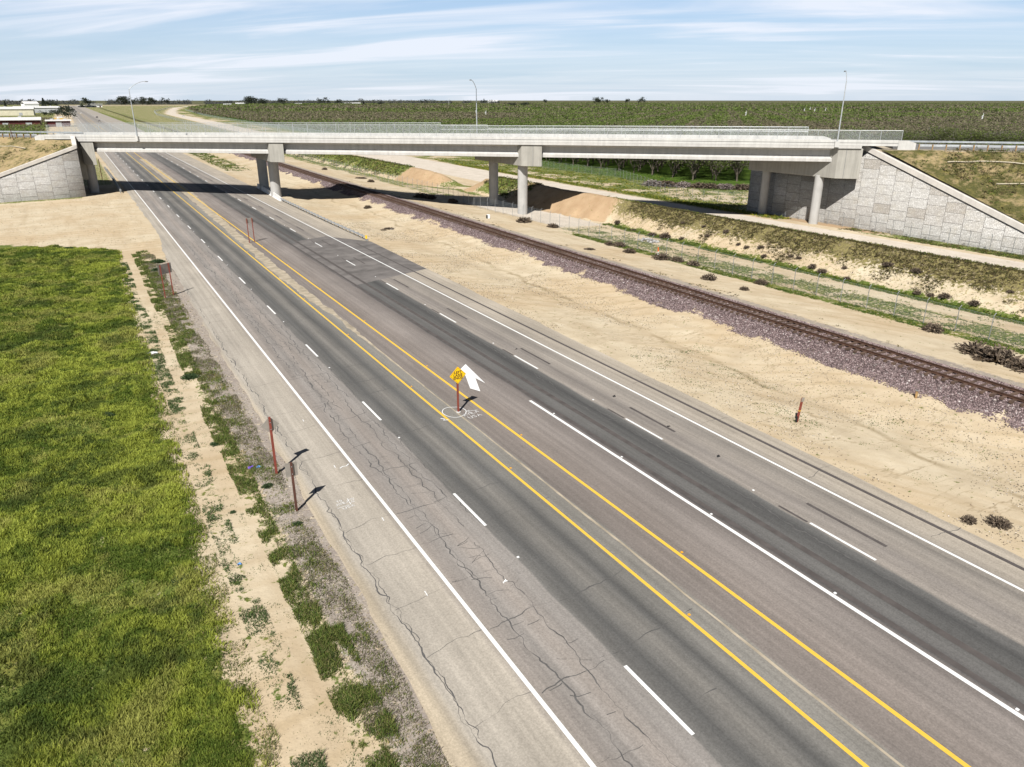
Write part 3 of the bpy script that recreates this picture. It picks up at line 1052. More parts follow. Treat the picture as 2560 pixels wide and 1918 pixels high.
# strokes of hand lettering: each glyph in a unit box
GLY = {'A': [[(0, 0), (.5, 1), (1, 0)], [(.2, .4), (.8, .4)]], 'V': [[(0, 1), (.5, 0), (1, 1)]], 'I': [[(.5, 0), (.5, 1)]], 'L': [[(0, 1), (0, 0), (.9, 0)]],
       'U': [[(0, 1), (.05, .15), (.5, 0), (.95, .15), (1, 1)]], 'S': [[(.95, .85), (.5, 1), (.1, .8), (.5, .5), (.9, .2), (.5, 0), (.05, .15)]], 'T': [[(0, 1), (1, 1)], [(.5, 1), (.5, 0)]],
       'G': [[(.95, .8), (.5, 1), (.05, .5), (.5, 0), (.95, .2), (.95, .5), (.6, .5)]]}


def scrawl(mb, text, origin, ux, uy, w=0.055, gap=0.3, z=RZ + 0.012):
    o, ux, uy = np.array(origin), np.array(ux), np.array(uy)
    x = 0.0
    for ch in text:
        for st in GLY.get(ch, []):
            ribbon(mb, [o + ux * (x + p[0] * (0.35 if ch == 'I' else 1)) + uy * p[1] for p in st], w, z)
        x += (0.35 if ch == 'I' else 1) + gap


def build_paint_marks():
    mb = MB()
    pts = [(23.88, 49.27), (22.71, 48.11), (22.72, 46.93), (21.85, 44.41), (22.22, 43.54), (23.14, 46.12), (23.28, 44.8)]
    mb.add([(p[0], p[1], RZ + 0.009) for p in pts], [(0, 1, 2, 5), (2, 3, 4, 5), (0, 5, 6)])
    mb.build('lane_arrow', MT['white'], HW)
    mb = MB()
    ring = [(19.31, 41.85), (19.66, 41.59), (19.78, 40.91), (19.34, 40.31), (18.73, 40.2), (18.34, 40.61), (18.24, 41.30), (18.55, 41.85), (18.95, 41.98), (19.31, 41.85)]
    # smooth the ring a little
    R2 = []
    for i in range(len(ring) - 1):
        p0, p1, p2, p3 = (np.array(ring[j % (len(ring) - 1)]) for j in (i - 1, i, i + 1, i + 2))
        for t in (0, 0.25, 0.5, 0.75):
            R2.append(0.5 * (2 * p1 + (p2 - p0) * t + (2 * p0 - 5 * p1 + 4 * p2 - p3) * t * t + (3 * p1 - p0 - 3 * p2 + p3) * t ** 3))
    R2.append(R2[0])
    ribbon(mb, R2, 0.055, RZ + 0.012)
    scrawl(mb, 'AVILA', (19.30, 40.10), (0.205, 0.035), (-0.03, 0.34), 0.042)
    scrawl(mb, 'USA', (19.44, 39.58), (0.255, 0.03), (-0.05, 0.36), 0.042)
    ribbon(mb, [(20.49, 40.62), (19.80, 40.78)], 0.04, RZ + 0.012)
    ribbon(mb, [(20.0, 40.90), (19.80, 40.78), (19.92, 40.60)], 0.04, RZ + 0.0122)
    ribbon(mb, [(17.75, 40.55), (17.95, 40.35), (17.8, 40.2), (18.1, 40.1)], 0.10, RZ + 0.012)
    # the notes on the left shoulder
    scrawl(mb, 'AVILA', (8.52, 33.02), (0.125, 0.02), (-0.03, 0.22), 0.03)
    scrawl(mb, 'TG', (8.62, 33.34), (0.12, 0.02), (-0.03, 0.18), 0.03)
    scrawl(mb, 'USA', (8.72, 32.52), (0.17, 0.03), (-0.03, 0.2), 0.03)
    ribbon(mb, [(8.46, 32.78), (9.10, 32.86)], 0.03, RZ + 0.0122)
    ribbon(mb, [(9.18, 32.87), (9.2, 33.51), (9.44, 33.4), (9.2, 33.36)], 0.04, RZ + 0.012)
    scrawl(mb, 'SSS', (9.26, 33.0), (0.03, 0.13), (0.15, -0.01), 0.025)
    for y, x in ((37.2, 9.7), (44.5, 9.85), (30.5, 10.1), (24.0, 9.6)):
        ribbon(mb, [(x, y), (x + 0.02, y + 0.35)], 0.045, RZ + 0.012)
    ribbon(mb, [(9.9, 37.0), (10.1, 37.15), (10.3, 37.1), (10.5, 37.3)], 0.07, RZ + 0.0121)
    mb.build('spray_marking', MT['spray'], HW)


build_paint_marks()

# ------------------------------------------------------------------ the overpass
NIN = np.array((0.7106, 0.7036))         # from the near edge inward, away from the camera
UU = np.array((0.7036, -0.7106))         # along the bridge, to the right


def near_pt(x):
    return np.array((x, 190 - 1.01 * (x - 3.6)))


def GZ(x):
    return 8.93 + 0.0142 * x - 0.000047 * x * x


DECK_N0, DECK_N1 = -1.0, 12.8
CAPS = [(2.8, 2.35, 6.3, 2.9, (2.55, 195.0, -0.3), (2.8, 205.5, 0), 1.0), (35.3, 2.3, 7.8, 3.0, (36.4, 166.5, 0), (37.1, 181.2, 0), 1.07),
        (72.3, 2.7, 8.15, 3.1, (72.4, 122.9, -1.45), (73.8, 137.0, -0.8), 0.94), (110.0, 2.6, 7.35, 3.0, (109.3, 86.2, -1.15), (110.6, 98.9, -0.9), 0.76)]


def build_bridge():
    root = thing('overpass_bridge', (3.6, 190, 0), 'long pale concrete road overpass crossing highway, railway and dirt bed on round columns', 'bridge')
    org = (3.6, 190, 0)

    def path(x0, x1, n):
        return [(*near_pt(x), GZ(x)) for x in np.linspace(x0, x1, n)]
    mb = MB()
    mb.sweep(path(1.4, 111.6, 40), [(-1.0, 2.2), (-1.0, 2.58), (-0.97, 2.6), (-0.97, 2.64), (12.77, 2.64), (12.8, 2.6), (12.8, 2.2)], NIN)
    mb.build('deck', MT['concrete'], root, org)
    mb = MB()
    mb.sweep(path(-3.5, 114.2, 40), [(-0.48, 2.641), (-0.48, 2.655), (12.3, 2.655), (12.3, 2.641)], NIN)
    mb.build('road_surface', MT['deck'], root, org)
    for nm, prof, xa, xb in (('near', [(-1.0, 2.643), (-1.0, 3.04), (-0.93, 3.05), (-0.93, 3.11), (-1.03, 3.12), (-1.03, 3.52), (-0.98, 3.55), (-0.66, 3.55), (-0.60, 3.5), (-0.50, 2.643)], -4.3, 115.3),
                             ('far', [(12.8, 2.643), (12.83, 3.52), (12.78, 3.55), (12.46, 3.55), (12.40, 3.5), (12.3, 2.643)], -10.0, 107.5)):
        mb = MB()
        pth = path(xa, xb, 40)
        mb.sweep(pth, prof, NIN)
        # end blocks taper down to the guardrails
        for x, s in ((xa, -1), (xb, 1)):
            rr = []
            for dd, hh in ((0.02, 1.0), (1.4, 1.0), (2.6, 0.55)):
                p = near_pt(x) + UU * s * dd
                z = GZ(x)
                n0, n1 = prof[0][0], prof[-1][0]
                rr.append([np.array((*(p + NIN * a), z + b)) for a, b in ((n0, 1.2), (n1, 1.2), (n1, 2.66 + 0.86 * hh), (n0, 2.66 + 0.86 * hh))])
            mb.loft(rr)
        mb.build('barrier', MT['barrier'], root, org)
    # girders, five to a span
    prof = [(0.03, 0), (0, 0.05), (0, 0.5), (0.05, 0.58), (0.36, 0.84), (0.40, 0.95), (0.40, 1.85), (0.12, 2.05), (0.12, 2.21), (0.88, 2.21), (0.88, 2.05), (0.60, 1.85), (0.60, 0.95), (0.64, 0.84), (0.95, 0.58), (1.0, 0.5), (1.0, 0.05), (0.97, 0)]
    for a, b in ((0, 1), (1, 2), (2, 3)):
        for k in range(5):
            n0 = k * 2.7
            dx = n0 * 0.0
            mb = MB()
            x0, x1 = CAPS[a][0], CAPS[b][0]
            # girder ends follow the bents, which run along the highway
            def pp(x, n=n0):
                return (*(near_pt(x) - UU * (n / 0.7036 * 0.7106)), GZ(x))
            sx = n0 * 0.7106 / 0.7036 * 0.7036
            pts = [(*near_pt(x + n0 * 0.71), GZ(x)) for x in np.linspace(x0, x1, 12)]
            pts = [(*near_pt(x), GZ(x)) for x in np.linspace(x0 - n0 * 0.711, x1 - n0 * 0.711, 12)]
            mb.sweep(pts, [(n0 + p[0], p[1]) for p in prof], NIN)
            mb.build('girder', MT['concrete'], root, org)
    # bents: a cap on two columns
    for xc, w, zb, dep, c1, c2, rad in CAPS:
        def corner(x, n):
            p = near_pt(x) + np.array((0, n / 0.7036))
            return p
        hw = w / 2
        pl = [corner(xc - hw, -0.75), corner(xc + hw, -0.75), corner(xc + hw, 12.55), corner(xc - hw, 12.55)]
        mb = MB()
        zt = [GZ(xc - hw) + 2.205, GZ(xc + hw) + 2.205, GZ(xc + hw - 9) + 2.205, GZ(xc - hw - 9) + 2.205]
        mb.prism(pl, zb, zt)
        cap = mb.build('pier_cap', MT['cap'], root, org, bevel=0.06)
        for cpt in (c1, c2):
            mb = MB()
            mb.tube([(cpt[0], cpt[1], cpt[2] - 0.6), (cpt[0], cpt[1], zb + 0.3)], rad, 28)
            mb.build('column', MT['column'], cap, org, smooth=True)
    # deck joints and downpipes that show as fine dark lines on the caps
    mb = MB()
    p = near_pt(110.1) + NIN * -0.80
    mb.tube([(*p, 7.5), (*p, 12.2)], 0.03, 6)
    mb.build('conduit', MT['galv_dark'], root, org)
    mb = MB()
    p = near_pt(73.0) + NIN * -0.80
    mb.tube([(*p, 8.2), (*p, 11.9)], 0.03, 6)
    mb.build('conduit', MT['galv_dark'], root, org)
    return root


build_bridge()


def fence(name, pts, h, label, group=None, spacing=3.0, link='link', arm=0.0, post_r=0.035, base=None, rails=(1.0,), maxposts=99, side=1):
    """chain link along pts (x, y, z of the foot): posts, rails and one sheet of mesh"""
    P = [np.array(p, float) for p in pts]
    org = tuple(P[0])
    root = thing(name, org, label, 'fence', group)
    seg = [np.linalg.norm((P[i + 1] - P[i])[:2]) for i in range(len(P) - 1)]
    cum = np.concatenate([[0], np.cumsum(seg)])

    def along(d):
        i = min(int(np.searchsorted(cum, d, 'right')) - 1, len(P) - 2)
        t = (d - cum[i]) / seg[i]
        return P[i] + (P[i + 1] - P[i]) * t, (P[i + 1] - P[i]) / seg[i]
    n = max(1, int(round(cum[-1] / spacing)))
    ds = np.linspace(0, cum[-1], n + 1)
    for d in ds[:maxposts]:
        p, t = along(d)
        mb = MB()
        nn = np.array((t[1], -t[0], 0)) * side
        q = [p - np.array((0, 0, 0.05)), p + np.array((0, 0, h + 0.03))]
        if arm:
            q.append(p + np.array((0, 0, h + 0.6 * arm)) + nn * arm * 0.75)
        mb.tube(q, post_r, 6)
        mb.build('post', MT['galv_dark'] if arm else MT['galv'], root, org)
    V, F, U = [], [], []
    dd = sorted(set(list(cum) + list(ds)))
    for i, d in enumerate(dd):
        p, t = along(d)
        V += [p - org, p - org + np.array((0, 0, h))]
        U += [(d, 0), (d, h)]
        if i:
            F.append((2 * i - 2, 2 * i, 2 * i + 1, 2 * i - 1))
    me = np_mesh('mesh_fabric', V, F, uv=U)
    link_mesh('mesh_fabric', me, MT[link], root)
    mb = MB()
    for r in rails or (1.0,):
        if not rails:
            mb.tube([along(d)[0] + np.array((0, 0, h)) for d in dd], 0.006, 4)
            break
        mb.tube([along(d)[0] + np.array((0, 0, h * r)) for d in dd], post_r * 0.85, 6)
    mb.build('rail' if rails else 'top_wire', MT['galv'], root, org)
    return root


def bridge_line(x0, x1, n, dz, k=12):
    return [(*(near_pt(x) + NIN * n), GZ(x) + dz) for x in np.linspace(x0, x1, k)]


fence('chain_link_fence', bridge_line(-3.6, 67, -0.82, 3.55), 2.02, 'tall chain-link fence on the near barrier of the overpass, above the highway and tracks', 'fences on the overpass', 3.3, rails=(1.0,))
fence('chain_link_fence', bridge_line(67, 115.6, -0.82, 3.55), 1.45, 'lower chain-link fence on the near barrier, above the dirt bed and right stone wall', 'fences on the overpass', 3.2, rails=(1.0,))
fence('chain_link_fence', bridge_line(-10, 57, 12.62, 3.55), 2.05, 'tall chain-link fence on the far barrier of the overpass, above the highway', 'fences on the overpass', 3.4, rails=(1.0,))
fence('chain_link_fence', bridge_line(57, 106.5, 12.62, 3.55), 1.5, 'lower chain-link fence with a middle rail on the far barrier, beyond the deck road', 'fences on the overpass', 3.4, rails=(1.0, 0.5))


# ------------------------------------------------------------------ retaining walls and approach embankments
WX = 112.5                                # the right wall's face


def wall_panel_mesh(name, top, base, org, thick):
    """top/base: matching lists of 3D points along the wall; a slab with a UV in metres"""
    n = len(top)
    a = np.array(top, float)
    b = np.array(base, float)
    d = np.concatenate([[0], np.cumsum(np.hypot(*(np.diff(b, axis=0)[:, :2].T)))])
    V = np.concatenate([b, a, a + thick, b + thick]) - np.array(org)
    uv = np.concatenate([np.stack([d, b[:, 2]], -1), np.stack([d, a[:, 2]], -1), np.stack([d, a[:, 2] + 0.01], -1), np.stack([d, b[:, 2]], -1)])
    F = []
    for i in range(n - 1):
        for q in range(3):
            F.append((q * n + i, q * n + i + 1, (q + 1) * n + i + 1, (q + 1) * n + i))
    F += [(0, n, 2 * n, 3 * n), (n - 1, 4 * n - 1, 3 * n - 1, 2 * n - 1)]
    return np_mesh(name, V, F, uv=uv)


def coping(mb, pts, out, h=0.85, w=0.75, lip=0.12):
    """a cap along the top of a wall; out: plan direction of the wall's face"""
    o = np.array((out[0], out[1], 0.0))
    rings = []
    for p in pts:
        p = np.array(p, float)
        rings.append([p + o * lip + np.array((0, 0, -h * 0.5)), p + o * lip + np.array((0, 0, h * 0.5)), p - o * w + np.array((0, 0, h * 0.5)), p - o * w + np.array((0, 0, -h * 0.5))])
    mb.loft(rings)


def build_right_abutment():
    root = thing('retaining_wall', (WX, 80, 0), 'large stone-faced concrete panel wall at the right end of the overpass', 'wall')
    org = (WX, 80, 0)
    prof = [(104.5, 9.2), (100, 9.6), (90, 10.6), (82.0, 11.7), (80.3, 11.75), (54.07, 2.45), (40.0, -2.4)]
    base = [(WX, y, -1.6) for y, z in prof]
    top = [(WX, y, max(z, -1.5)) for y, z in prof]
    link_mesh('panel_face', wall_panel_mesh('panel_face', top, base, org, (0.5, 0, 0)), MT['wall'], root)
    # return wall at the far corner
    t2 = [(WX + 0.02, 104.52, 9.2), (WX + 30, 104.52 - 30, 9.2)]
    b2 = [(WX + 0.02, 104.52, -1.6), (WX + 30, 104.52 - 30, -1.6)]
    link_mesh('panel_face', wall_panel_mesh('panel_face', t2, b2, org, (0.0, -0.5, 0)), MT['wall'], root)
    mb = MB()
    coping(mb, [(WX - 0.02, y, z + 0.4) for y, z in [(84.5, 11.9), (80.9, 11.9), (54.07, 2.45), (40.0, -2.5)]], (-1, 0), 0.85, 0.8, 0.14)
    mb.build('coping', MT['coping'], root, org, bevel=0.03)
    # embankment behind it
    n_d, n_s = 40, 70
    V, F = [], []
    for j in range(n_d):
        d = -27.5 + 26.4 * j / (n_d - 1)
        zz = min(12.04, 12.04 + 0.515 * (d + 1.3))
        for i in range(n_s):
            s = (108.9 - 0.7106 * d) / 0.7036 + 0.25 / 0.7036 + 0.18 * i * (1 + i * 0.028)
            p = np.array((3.6, 190)) + UU * s + NIN * d
            z = zz + (vnoise(p[0], p[1], 0.5, 71) - 0.5) * 0.3 * min(1, i / 4) + 0.2 * (vnoise(p[0], p[1], 0.12, 72) - 0.5)
            V.append((p[0], p[1], max(z, -1.5)))
    for j in range(n_d - 1):
        for i in range(n_s - 1):
            F.append((j * n_s + i, j * n_s + i + 1, (j + 1) * n_s + i + 1, (j + 1) * n_s + i))
    e = link_mesh('right_embankment_slope', np_mesh('embankment', V, F, smooth=True), MT['embank_green'])
    tag(e, kind='structure')
    e.name = 'embankment'
    # top and far side
    mb = MB()
    d0, d1 = -1.25, 15.5
    s0 = [(108.9 - 0.7106 * d + 0.3) / 0.7036 for d in (d0, d1)]
    A = np.array((3.6, 190))
    q = [A + UU * s0[0] + NIN * d0, A + UU * 420 + NIN * d0, A + UU * 420 + NIN * d1, A + UU * s0[1] + NIN * d1]
    mb.prism([tuple(p) for p in q], [-1.2] * 4, [12.05, 12.05, 12.05, 12.05])
    tag(mb.build('embankment_top', MT['mediansand']), kind='structure')
    mb = MB()
    q = [A + UU * 158.5 + NIN * 1.3, A + UU * 420 + NIN * 1.3, A + UU * 420 + NIN * 12, A + UU * 158.5 + NIN * 12]
    mb.prism([tuple(p) for p in q], [12.0] * 4, [12.40, 12.2, 12.2, 12.40])
    tag(mb.build('approach_road', MT['approach']), kind='structure')


def build_left_abutment():
    root = thing('retaining_wall', (0.7, 186.8, 0), 'stone-faced concrete wing wall at the left end of the overpass, beside the bare turnout', 'wall')
    org = (0.7, 186.8, 0)
    # wing wall, running left from the corner
    xs = np.array([0.7, -6, -13.7, -22, -29])
    ysl = 186.8 + (xs - 0.7) * (2.6 / 15.5)
    zt = np.interp(xs, [-29, -13.7, 0.7], [-0.1, 5.0, 9.95])
    base = [(x, y, -0.6) for x, y in zip(xs, ysl)]
    top = [(x, y, z) for x, y, z in zip(xs, ysl, zt)]
    link_mesh('panel_face', wall_panel_mesh('panel_face', top, base, org, (0.0, 0.5, 0)), MT['wall'], root)
    # face towards the highway
    tp = [(0.72, 186.8, 9.95), (0.72, 190.8, 11.2), (0.72, 209, 9.0)]
    bs = [(0.72, 186.8, -0.6), (0.72, 190.8, -0.6), (0.72, 209, -0.6)]
    link_mesh('panel_face', wall_panel_mesh('panel_face', tp, bs, org, (-0.5, 0, 0)), MT['wall'], root)
    mb = MB()                                          # the seat wall under the bridge end
    mb.prism([(0.78, 193.0), (1.9, 193.0), (1.9, 206.0), (0.78, 208.0)], 3.0, [11.0, 11.0, 10.8, 10.8])
    mb.build('seat_wall', MT['cap'], root, org)
    mb = MB()
    o = np.array((2.6, -15.5)) / math.hypot(2.6, 15.5)
    coping(mb, [(x, y - 0.02, z + 0.32) for x, y, z in zip(xs, ysl, zt)][0:], tuple(o), 0.7, 0.7, 0.12)
    coping(mb, [(0.74, 186.72, 10.35), (0.74, 191.2, 12.0)], (1, 0), 0.7, 0.75, 0.1)
    mb.build('coping', MT['coping'], root, org, bevel=0.03)
    A = np.array((3.6, 190))
    nt_, nd = 80, 36
    V, F = [], []
    for i in range(nt_):
        t = 0.1 + 1.0 * i * (1 + i * 0.006)
        # where the line along NIN meets the wing wall
        w0, wd = np.array((0.7, 186.8)), np.array((-15.5, -2.6))
        p0 = A - UU * t
        M = np.array([[NIN[0], -wd[0]], [NIN[1], -wd[1]]])
        d_w = np.linalg.solve(M, w0 - p0)[0] + 0.45
        dmin = max(d_w, -25.5)
        dmax = min(0.0, (0.7036 * t - 2.9 - 0.3) / 0.7106)
        dmax = max(dmax, dmin + 0.01)
        for j in range(nd):
            d = dmin + (dmax - dmin) * j / (nd - 1)
            p = p0 + NIN * d
            z = 11.75 + 0.49 * d + (vnoise(p[0], p[1], 0.5, 81) - 0.5) * 0.35 * min(1, j / 3) * (1 if j < nd - 1 else 0)
            V.append((p[0], p[1], max(z, -0.4)))
    for i in range(nt_ - 1):
        for j in range(nd - 1):
            F.append((i * nd + j, i * nd + j + 1, (i + 1) * nd + j + 1, (i + 1) * nd + j))
    e = link_mesh('embankment', np_mesh('embankment', V, F, smooth=True), MT['embank_dry'])
    tag(e, kind='structure')
    mb = MB()
    d0, d1 = 0.0, 15.0
    t0 = [(2.9 + 0.7106 * d + 0.3) / 0.7036 for d in (d0, d1)]
    q = [A - UU * t0[0] + NIN * d0, A - UU * t0[1] + NIN * d1, A - UU * 300 + NIN * d1, A - UU * 300 + NIN * d0]
    mb.prism([tuple(p) for p in q], [-0.5] * 4, [11.7, 11.7, 11.5, 11.5])
    tag(mb.build('embankment_top', MT['mediansand']), kind='structure')
    mb = MB()
    q = [A - UU * 8.2 + NIN * 1.0, A - UU * 8.2 + NIN * 12.0, A - UU * 300 + NIN * 12.0, A - UU * 300 + NIN * 1.0]
    mb.prism([tuple(p) for p in q], [11.3] * 4, [11.8, 11.8, 11.6, 11.6])
    tag(mb.build('approach_road', MT['approach']), kind='structure')


def m_embank(name, green):
    m = Mat(name, 0.95, 0, 0.08)
    a, b, c = m.noise(0.22, 5, 0.65), m.noise(1.3, 6, 0.7), m.noise(6.0, 4, 0.7)
    soil = m.mix(m.rng(b, 0.3, 0.7), (0.28, 0.205, 0.11, 1), (0.43, 0.335, 0.19, 1))
    veg = m.mix(m.rng(c, 0.3, 0.7), (0.045, 0.05, 0.02, 1), (0.13, 0.118, 0.042, 1))
    k = m.math('ADD', m.math('MULTIPLY', a, 0.55), m.math('MULTIPLY', b, 0.45))
    lo = 0.385 if green else 0.47
    col = m.mix(m.rng(k, lo, lo + 0.11), soil, veg)
    col = m.mix(m.rng(m.noise(0.9, 4), 0.52, 0.7, 0, 0.5), col, (0.24, 0.20, 0.065, 1) if green else (0.36, 0.295, 0.12, 1))
    m.color(col)
    m.bump(m.math('ADD', b, m.math('MULTIPLY', c, 0.6)), 0.7, 0.25)
    return m.m


MT['embank_green'] = m_embank('green_slope', True)
MT['embank_dry'] = m_embank('dry_slope', False)
build_right_abutment()
build_left_abutment()


def guardrail(name, pts, label, spacing=1.9, group=None, wood=False, h=0.75, two_sided=False, marker=False):
    P = [np.array(p, float) for p in pts]
    org = tuple(P[0])
    root = thing(name, org, label, 'guardrail', group)
    mb = MB()
    prof = [(0, -0.16), (0.05, -0.13), (0.05, -0.06), (0, -0.02), (0, 0.02), (0.05, 0.06), (0.05, 0.13), (0, 0.16), (-0.012, 0.16), (0.03, 0.12), (0.03, 0.07), (-0.012, 0.02), (-0.012, -0.02), (0.03, -0.07), (0.03, -0.12), (-0.012, -0.16)]
    fine = []
    for i in range(len(P) - 1):
        for t in np.linspace(0, 1, 8, endpoint=False):
            fine.append(P[i] + (P[i + 1] - P[i]) * t + np.array((0, 0, h - 0.16)))
    fine.append(P[-1] + np.array((0, 0, h - 0.16)))
    mb.sweep(fine, [(a + 0.14, b) for a, b in prof])
    mb.build('rail_beam', MT['galv'], root, org)
    L = sum(np.linalg.norm(P[i + 1] - P[i]) for i in range(len(P) - 1))
    n = int(L / spacing)
    d0 = 0
    seg = [np.linalg.norm(P[i + 1] - P[i]) for i in range(len(P) - 1)]
    cum = np.concatenate([[0], np.cumsum(seg)])
    for k in range(min(n + 1, 95)):
        d = min(k * spacing, cum[-1] - 1e-6)
        i = min(int(np.searchsorted(cum, d, 'right')) - 1, len(P) - 2)
        p = P[i] + (P[i + 1] - P[i]) * ((d - cum[i]) / seg[i])
        t = (P[i + 1] - P[i]) / seg[i]
        s = np.array((t[1], -t[0], 0))
        rz = math.atan2(t[1], t[0])
        mb = MB()
        mb.box(p + np.array((0, 0, h / 2 - 0.1)) - s * 0.06, (0.15, 0.15, h + 0.16), rz)
        mb.box(p + np.array((0, 0, h - 0.18)) + s * 0.065, (0.15, 0.13, 0.34), rz)
        mb.build('post', MT['wood'] if wood else MT['galv_dark'], root, org)
    if marker:
        e = P[-1]
        mb = MB()
        mb.box(e + np.array((0.10, -0.06, 0.50)), (0.26, 0.05, 0.50))
        mb.build('end_marker', MT['signyellow'], root, org)
        mb = MB()
        mb.box(e + np.array((0.02, -0.35, 0.13)), (0.28, 0.7, 0.26))
        mb.build('end_anchor', MT['galv_dark'], root, org)
    return root


def concrete_barrier():
    org = (36.5, 182, 0)
    root = thing('concrete_barrier', org, 'white concrete safety barrier at the foot of the column pair beside the highway', 'barrier')
    mb = MB()
    path = [(36.6, 186), (36.5, 182), (36.1, 174), (35.75, 166), (35.5, 161), (35.4, 157.8)]
    hs = [1.0, 1.0, 1.0, 1.0, 0.95, 0.75]
    rings = []
    for (x, y), h in zip(path, hs):
        rings.append([np.array((x + a, y, b)) for a, b in ((-0.33, -0.1), (-0.33, 0.12), (-0.16, 0.4 * h), (-0.12, h), (0.12, h), (0.16, 0.4 * h), (0.33, 0.12), (0.33, -0.1))])
    mb.loft(rings)
    mb.build('barrier_body', MT['whitebarrier'], root, org)


concrete_barrier()
guardrail('guardrail', [(35.45, 158.2, 0.0), (35.35, 140, 0.0), (35.3, 122, 0), (35.4, 106, 0)], 'long steel guardrail on the sand shoulder, running from the concrete barrier towards the camera', 1.95, marker=True)
guardrail('guardrail', [(7.6, 190, 0), (7.6, 225, 0), (7.3, 262, 0)], 'steel guardrail beside the left highway lanes, in the shadow of the overpass', 1.95)
A0 = np.array((3.6, 190.0))
guardrail('guardrail', [(*(A0 - UU * t + NIN * -0.3), 11.75) for t in (13.6, 40, 120)], 'steel guardrail on timber posts along the near edge of the left approach road', 1.95, wood=True, group='guardrails on the approach roads')
guardrail('guardrail', [(*(A0 - UU * t + NIN * 12.4), 11.75) for t in (120, 40, 13.6)], 'steel guardrail along the far edge of the left approach road, behind the timber posted one', 1.95, group='guardrails on the approach roads')
guardrail('guardrail', [(*(A0 + UU * t + NIN * -0.3), 12.15) for t in (240, 190, 162.0)], 'steel guardrail on timber posts along the near edge of the right approach road', 1.95, wood=True, group='guardrails on the approach roads')
guardrail('guardrail', [(*(A0 + UU * t + NIN * 12.4), 12.15) for t in (156, 190, 250)], 'bright steel guardrail along the far edge of the right approach road', 1.95, group='guardrails on the approach roads')


def street_lamp(x, n, dz, ang, h, arm, label, tilt=(0, 0)):
    p = near_pt(x) + NIN * n
    z = GZ(x) + dz
    org = (p[0], p[1], z)
    root = thing('street_lamp', org, label, 'street lamp', 'lamps along the overpass')
    mb = MB()
    top = np.array((p[0] + tilt[0], p[1] + tilt[1], z + h))
    mb.tube([(p[0], p[1], z - 0.5), (p[0], p[1], z + 0.02), top], [0.125, 0.115, 0.07], 10)
    mb.build('pole', MT['galv'], root, org, smooth=True)
    d = np.array((math.cos(ang), math.sin(ang), 0))
    mb = MB()
    pts = [top + d * arm * t + np.array((0, 0, 1.55 * (1 - (1 - t) ** 1.9))) for t in np.linspace(0, 1, 9)]
    mb.tube(pts, [0.055] * 8 + [0.04], 8)
    mb.build('arm', MT['galv'], root, org, smooth=True)
    mb = MB()
    e = pts[-1]
    rings = []
    for t, w, hh in ((-0.05, 0.05, 0.05), (0.1, 0.16, 0.09), (0.5, 0.18, 0.09), (0.75, 0.10, 0.05)):
        q = e + d * t
        s = np.array((-d[1], d[0], 0))
        rings.append([q - s * w - np.array((0, 0, hh)), q + s * w - np.array((0, 0, hh)), q + s * w * 0.7 + np.array((0, 0, hh)), q - s * w * 0.7 + np.array((0, 0, hh))])
    mb.loft(rings)
    mb.build('lamp_head', MT['galv_dark'], root, org)
    mb = MB()
    mb.box((p[0], p[1], z - 0.45), (0.7, 0.6, 0.9), math.atan2(UU[1], UU[0]))
    mb.build('bracket', MT['barrier'], root, org)


street_lamp(12.95, -1.15, 3.3, math.radians(18), 9.1, 3.4, 'grey street lamp on the near barrier above the highway lanes, arm reaching right')
street_lamp(62.4, 12.75, 3.5, math.radians(225), 8.4, 3.2, 'grey street lamp on the far barrier, standing against the wide orchard, arm reaching left')
street_lamp(108.9, -1.15, 3.3, math.radians(50), 9.0, 1.6, 'grey street lamp above the right pier cap by the stone wall')


# ------------------------------------------------------------------ railway
def build_railway():
    org = (51.5, 20, 0)
    root = thing('railway_track', org, 'rusty railway track on pink grey ballast running under the overpass', 'railway')
    ys = list(np.arange(-40, 320, 4.0)) + grow(320, 2600, 8, 1.1)

    def rz(y):
        return float(np.interp(y, [0, 500, 900, 4000], [1.05, 1.05, 0.05, 0.05]))
    prof = [(-0.07, 0), (0.07, 0), (0.07, 0.02), (0.015, 0.04), (0.015, 0.12), (0.037, 0.13), (0.037, 0.175), (-0.037, 0.175), (-0.037, 0.13), (-0.015, 0.12), (-0.015, 0.04), (-0.07, 0.02)]
    for s in (-0.753, 0.753):
        mb = MB()
        mb.sweep([(rail_x(y) + s, y, rz(y) + 0.11) for y in ys], prof)
        r = mb.build('rail', MT['rust'], root, org)
        mb = MB()
        mb.sweep([(rail_x(y) + s, y, rz(y) + 0.11) for y in ys], [(-0.028, 0.174), (0.028, 0.174), (0.028, 0.182), (-0.028, 0.182)])
        mb.build('rail_head', MT['railtop'], r, org)
    rest = MB()
    k = 0
    y = -10.0
    while y < 420:
        z = rz(y)
        bx = rail_x(y)
        rzr = -0.0125 + random.uniform(-0.02, 0.02)
        c, s = (bx + random.uniform(-0.05, 0.05), y, z + 0.035 + random.uniform(-0.015, 0.012)), (2.6, 0.23, 0.17)
        if y >= 17.5 and k < 99:
            mb = MB()
            mb.box(c, s, rzr)
            mb.build('sleeper', MT['tie'], root, org)
            k += 1
        else:
            rest.box(c, s, rzr)
        y += 0.66
    o = rest.build('sleepers', MT['tie'], root, org)
    tag(o, kind='stuff')


build_railway()


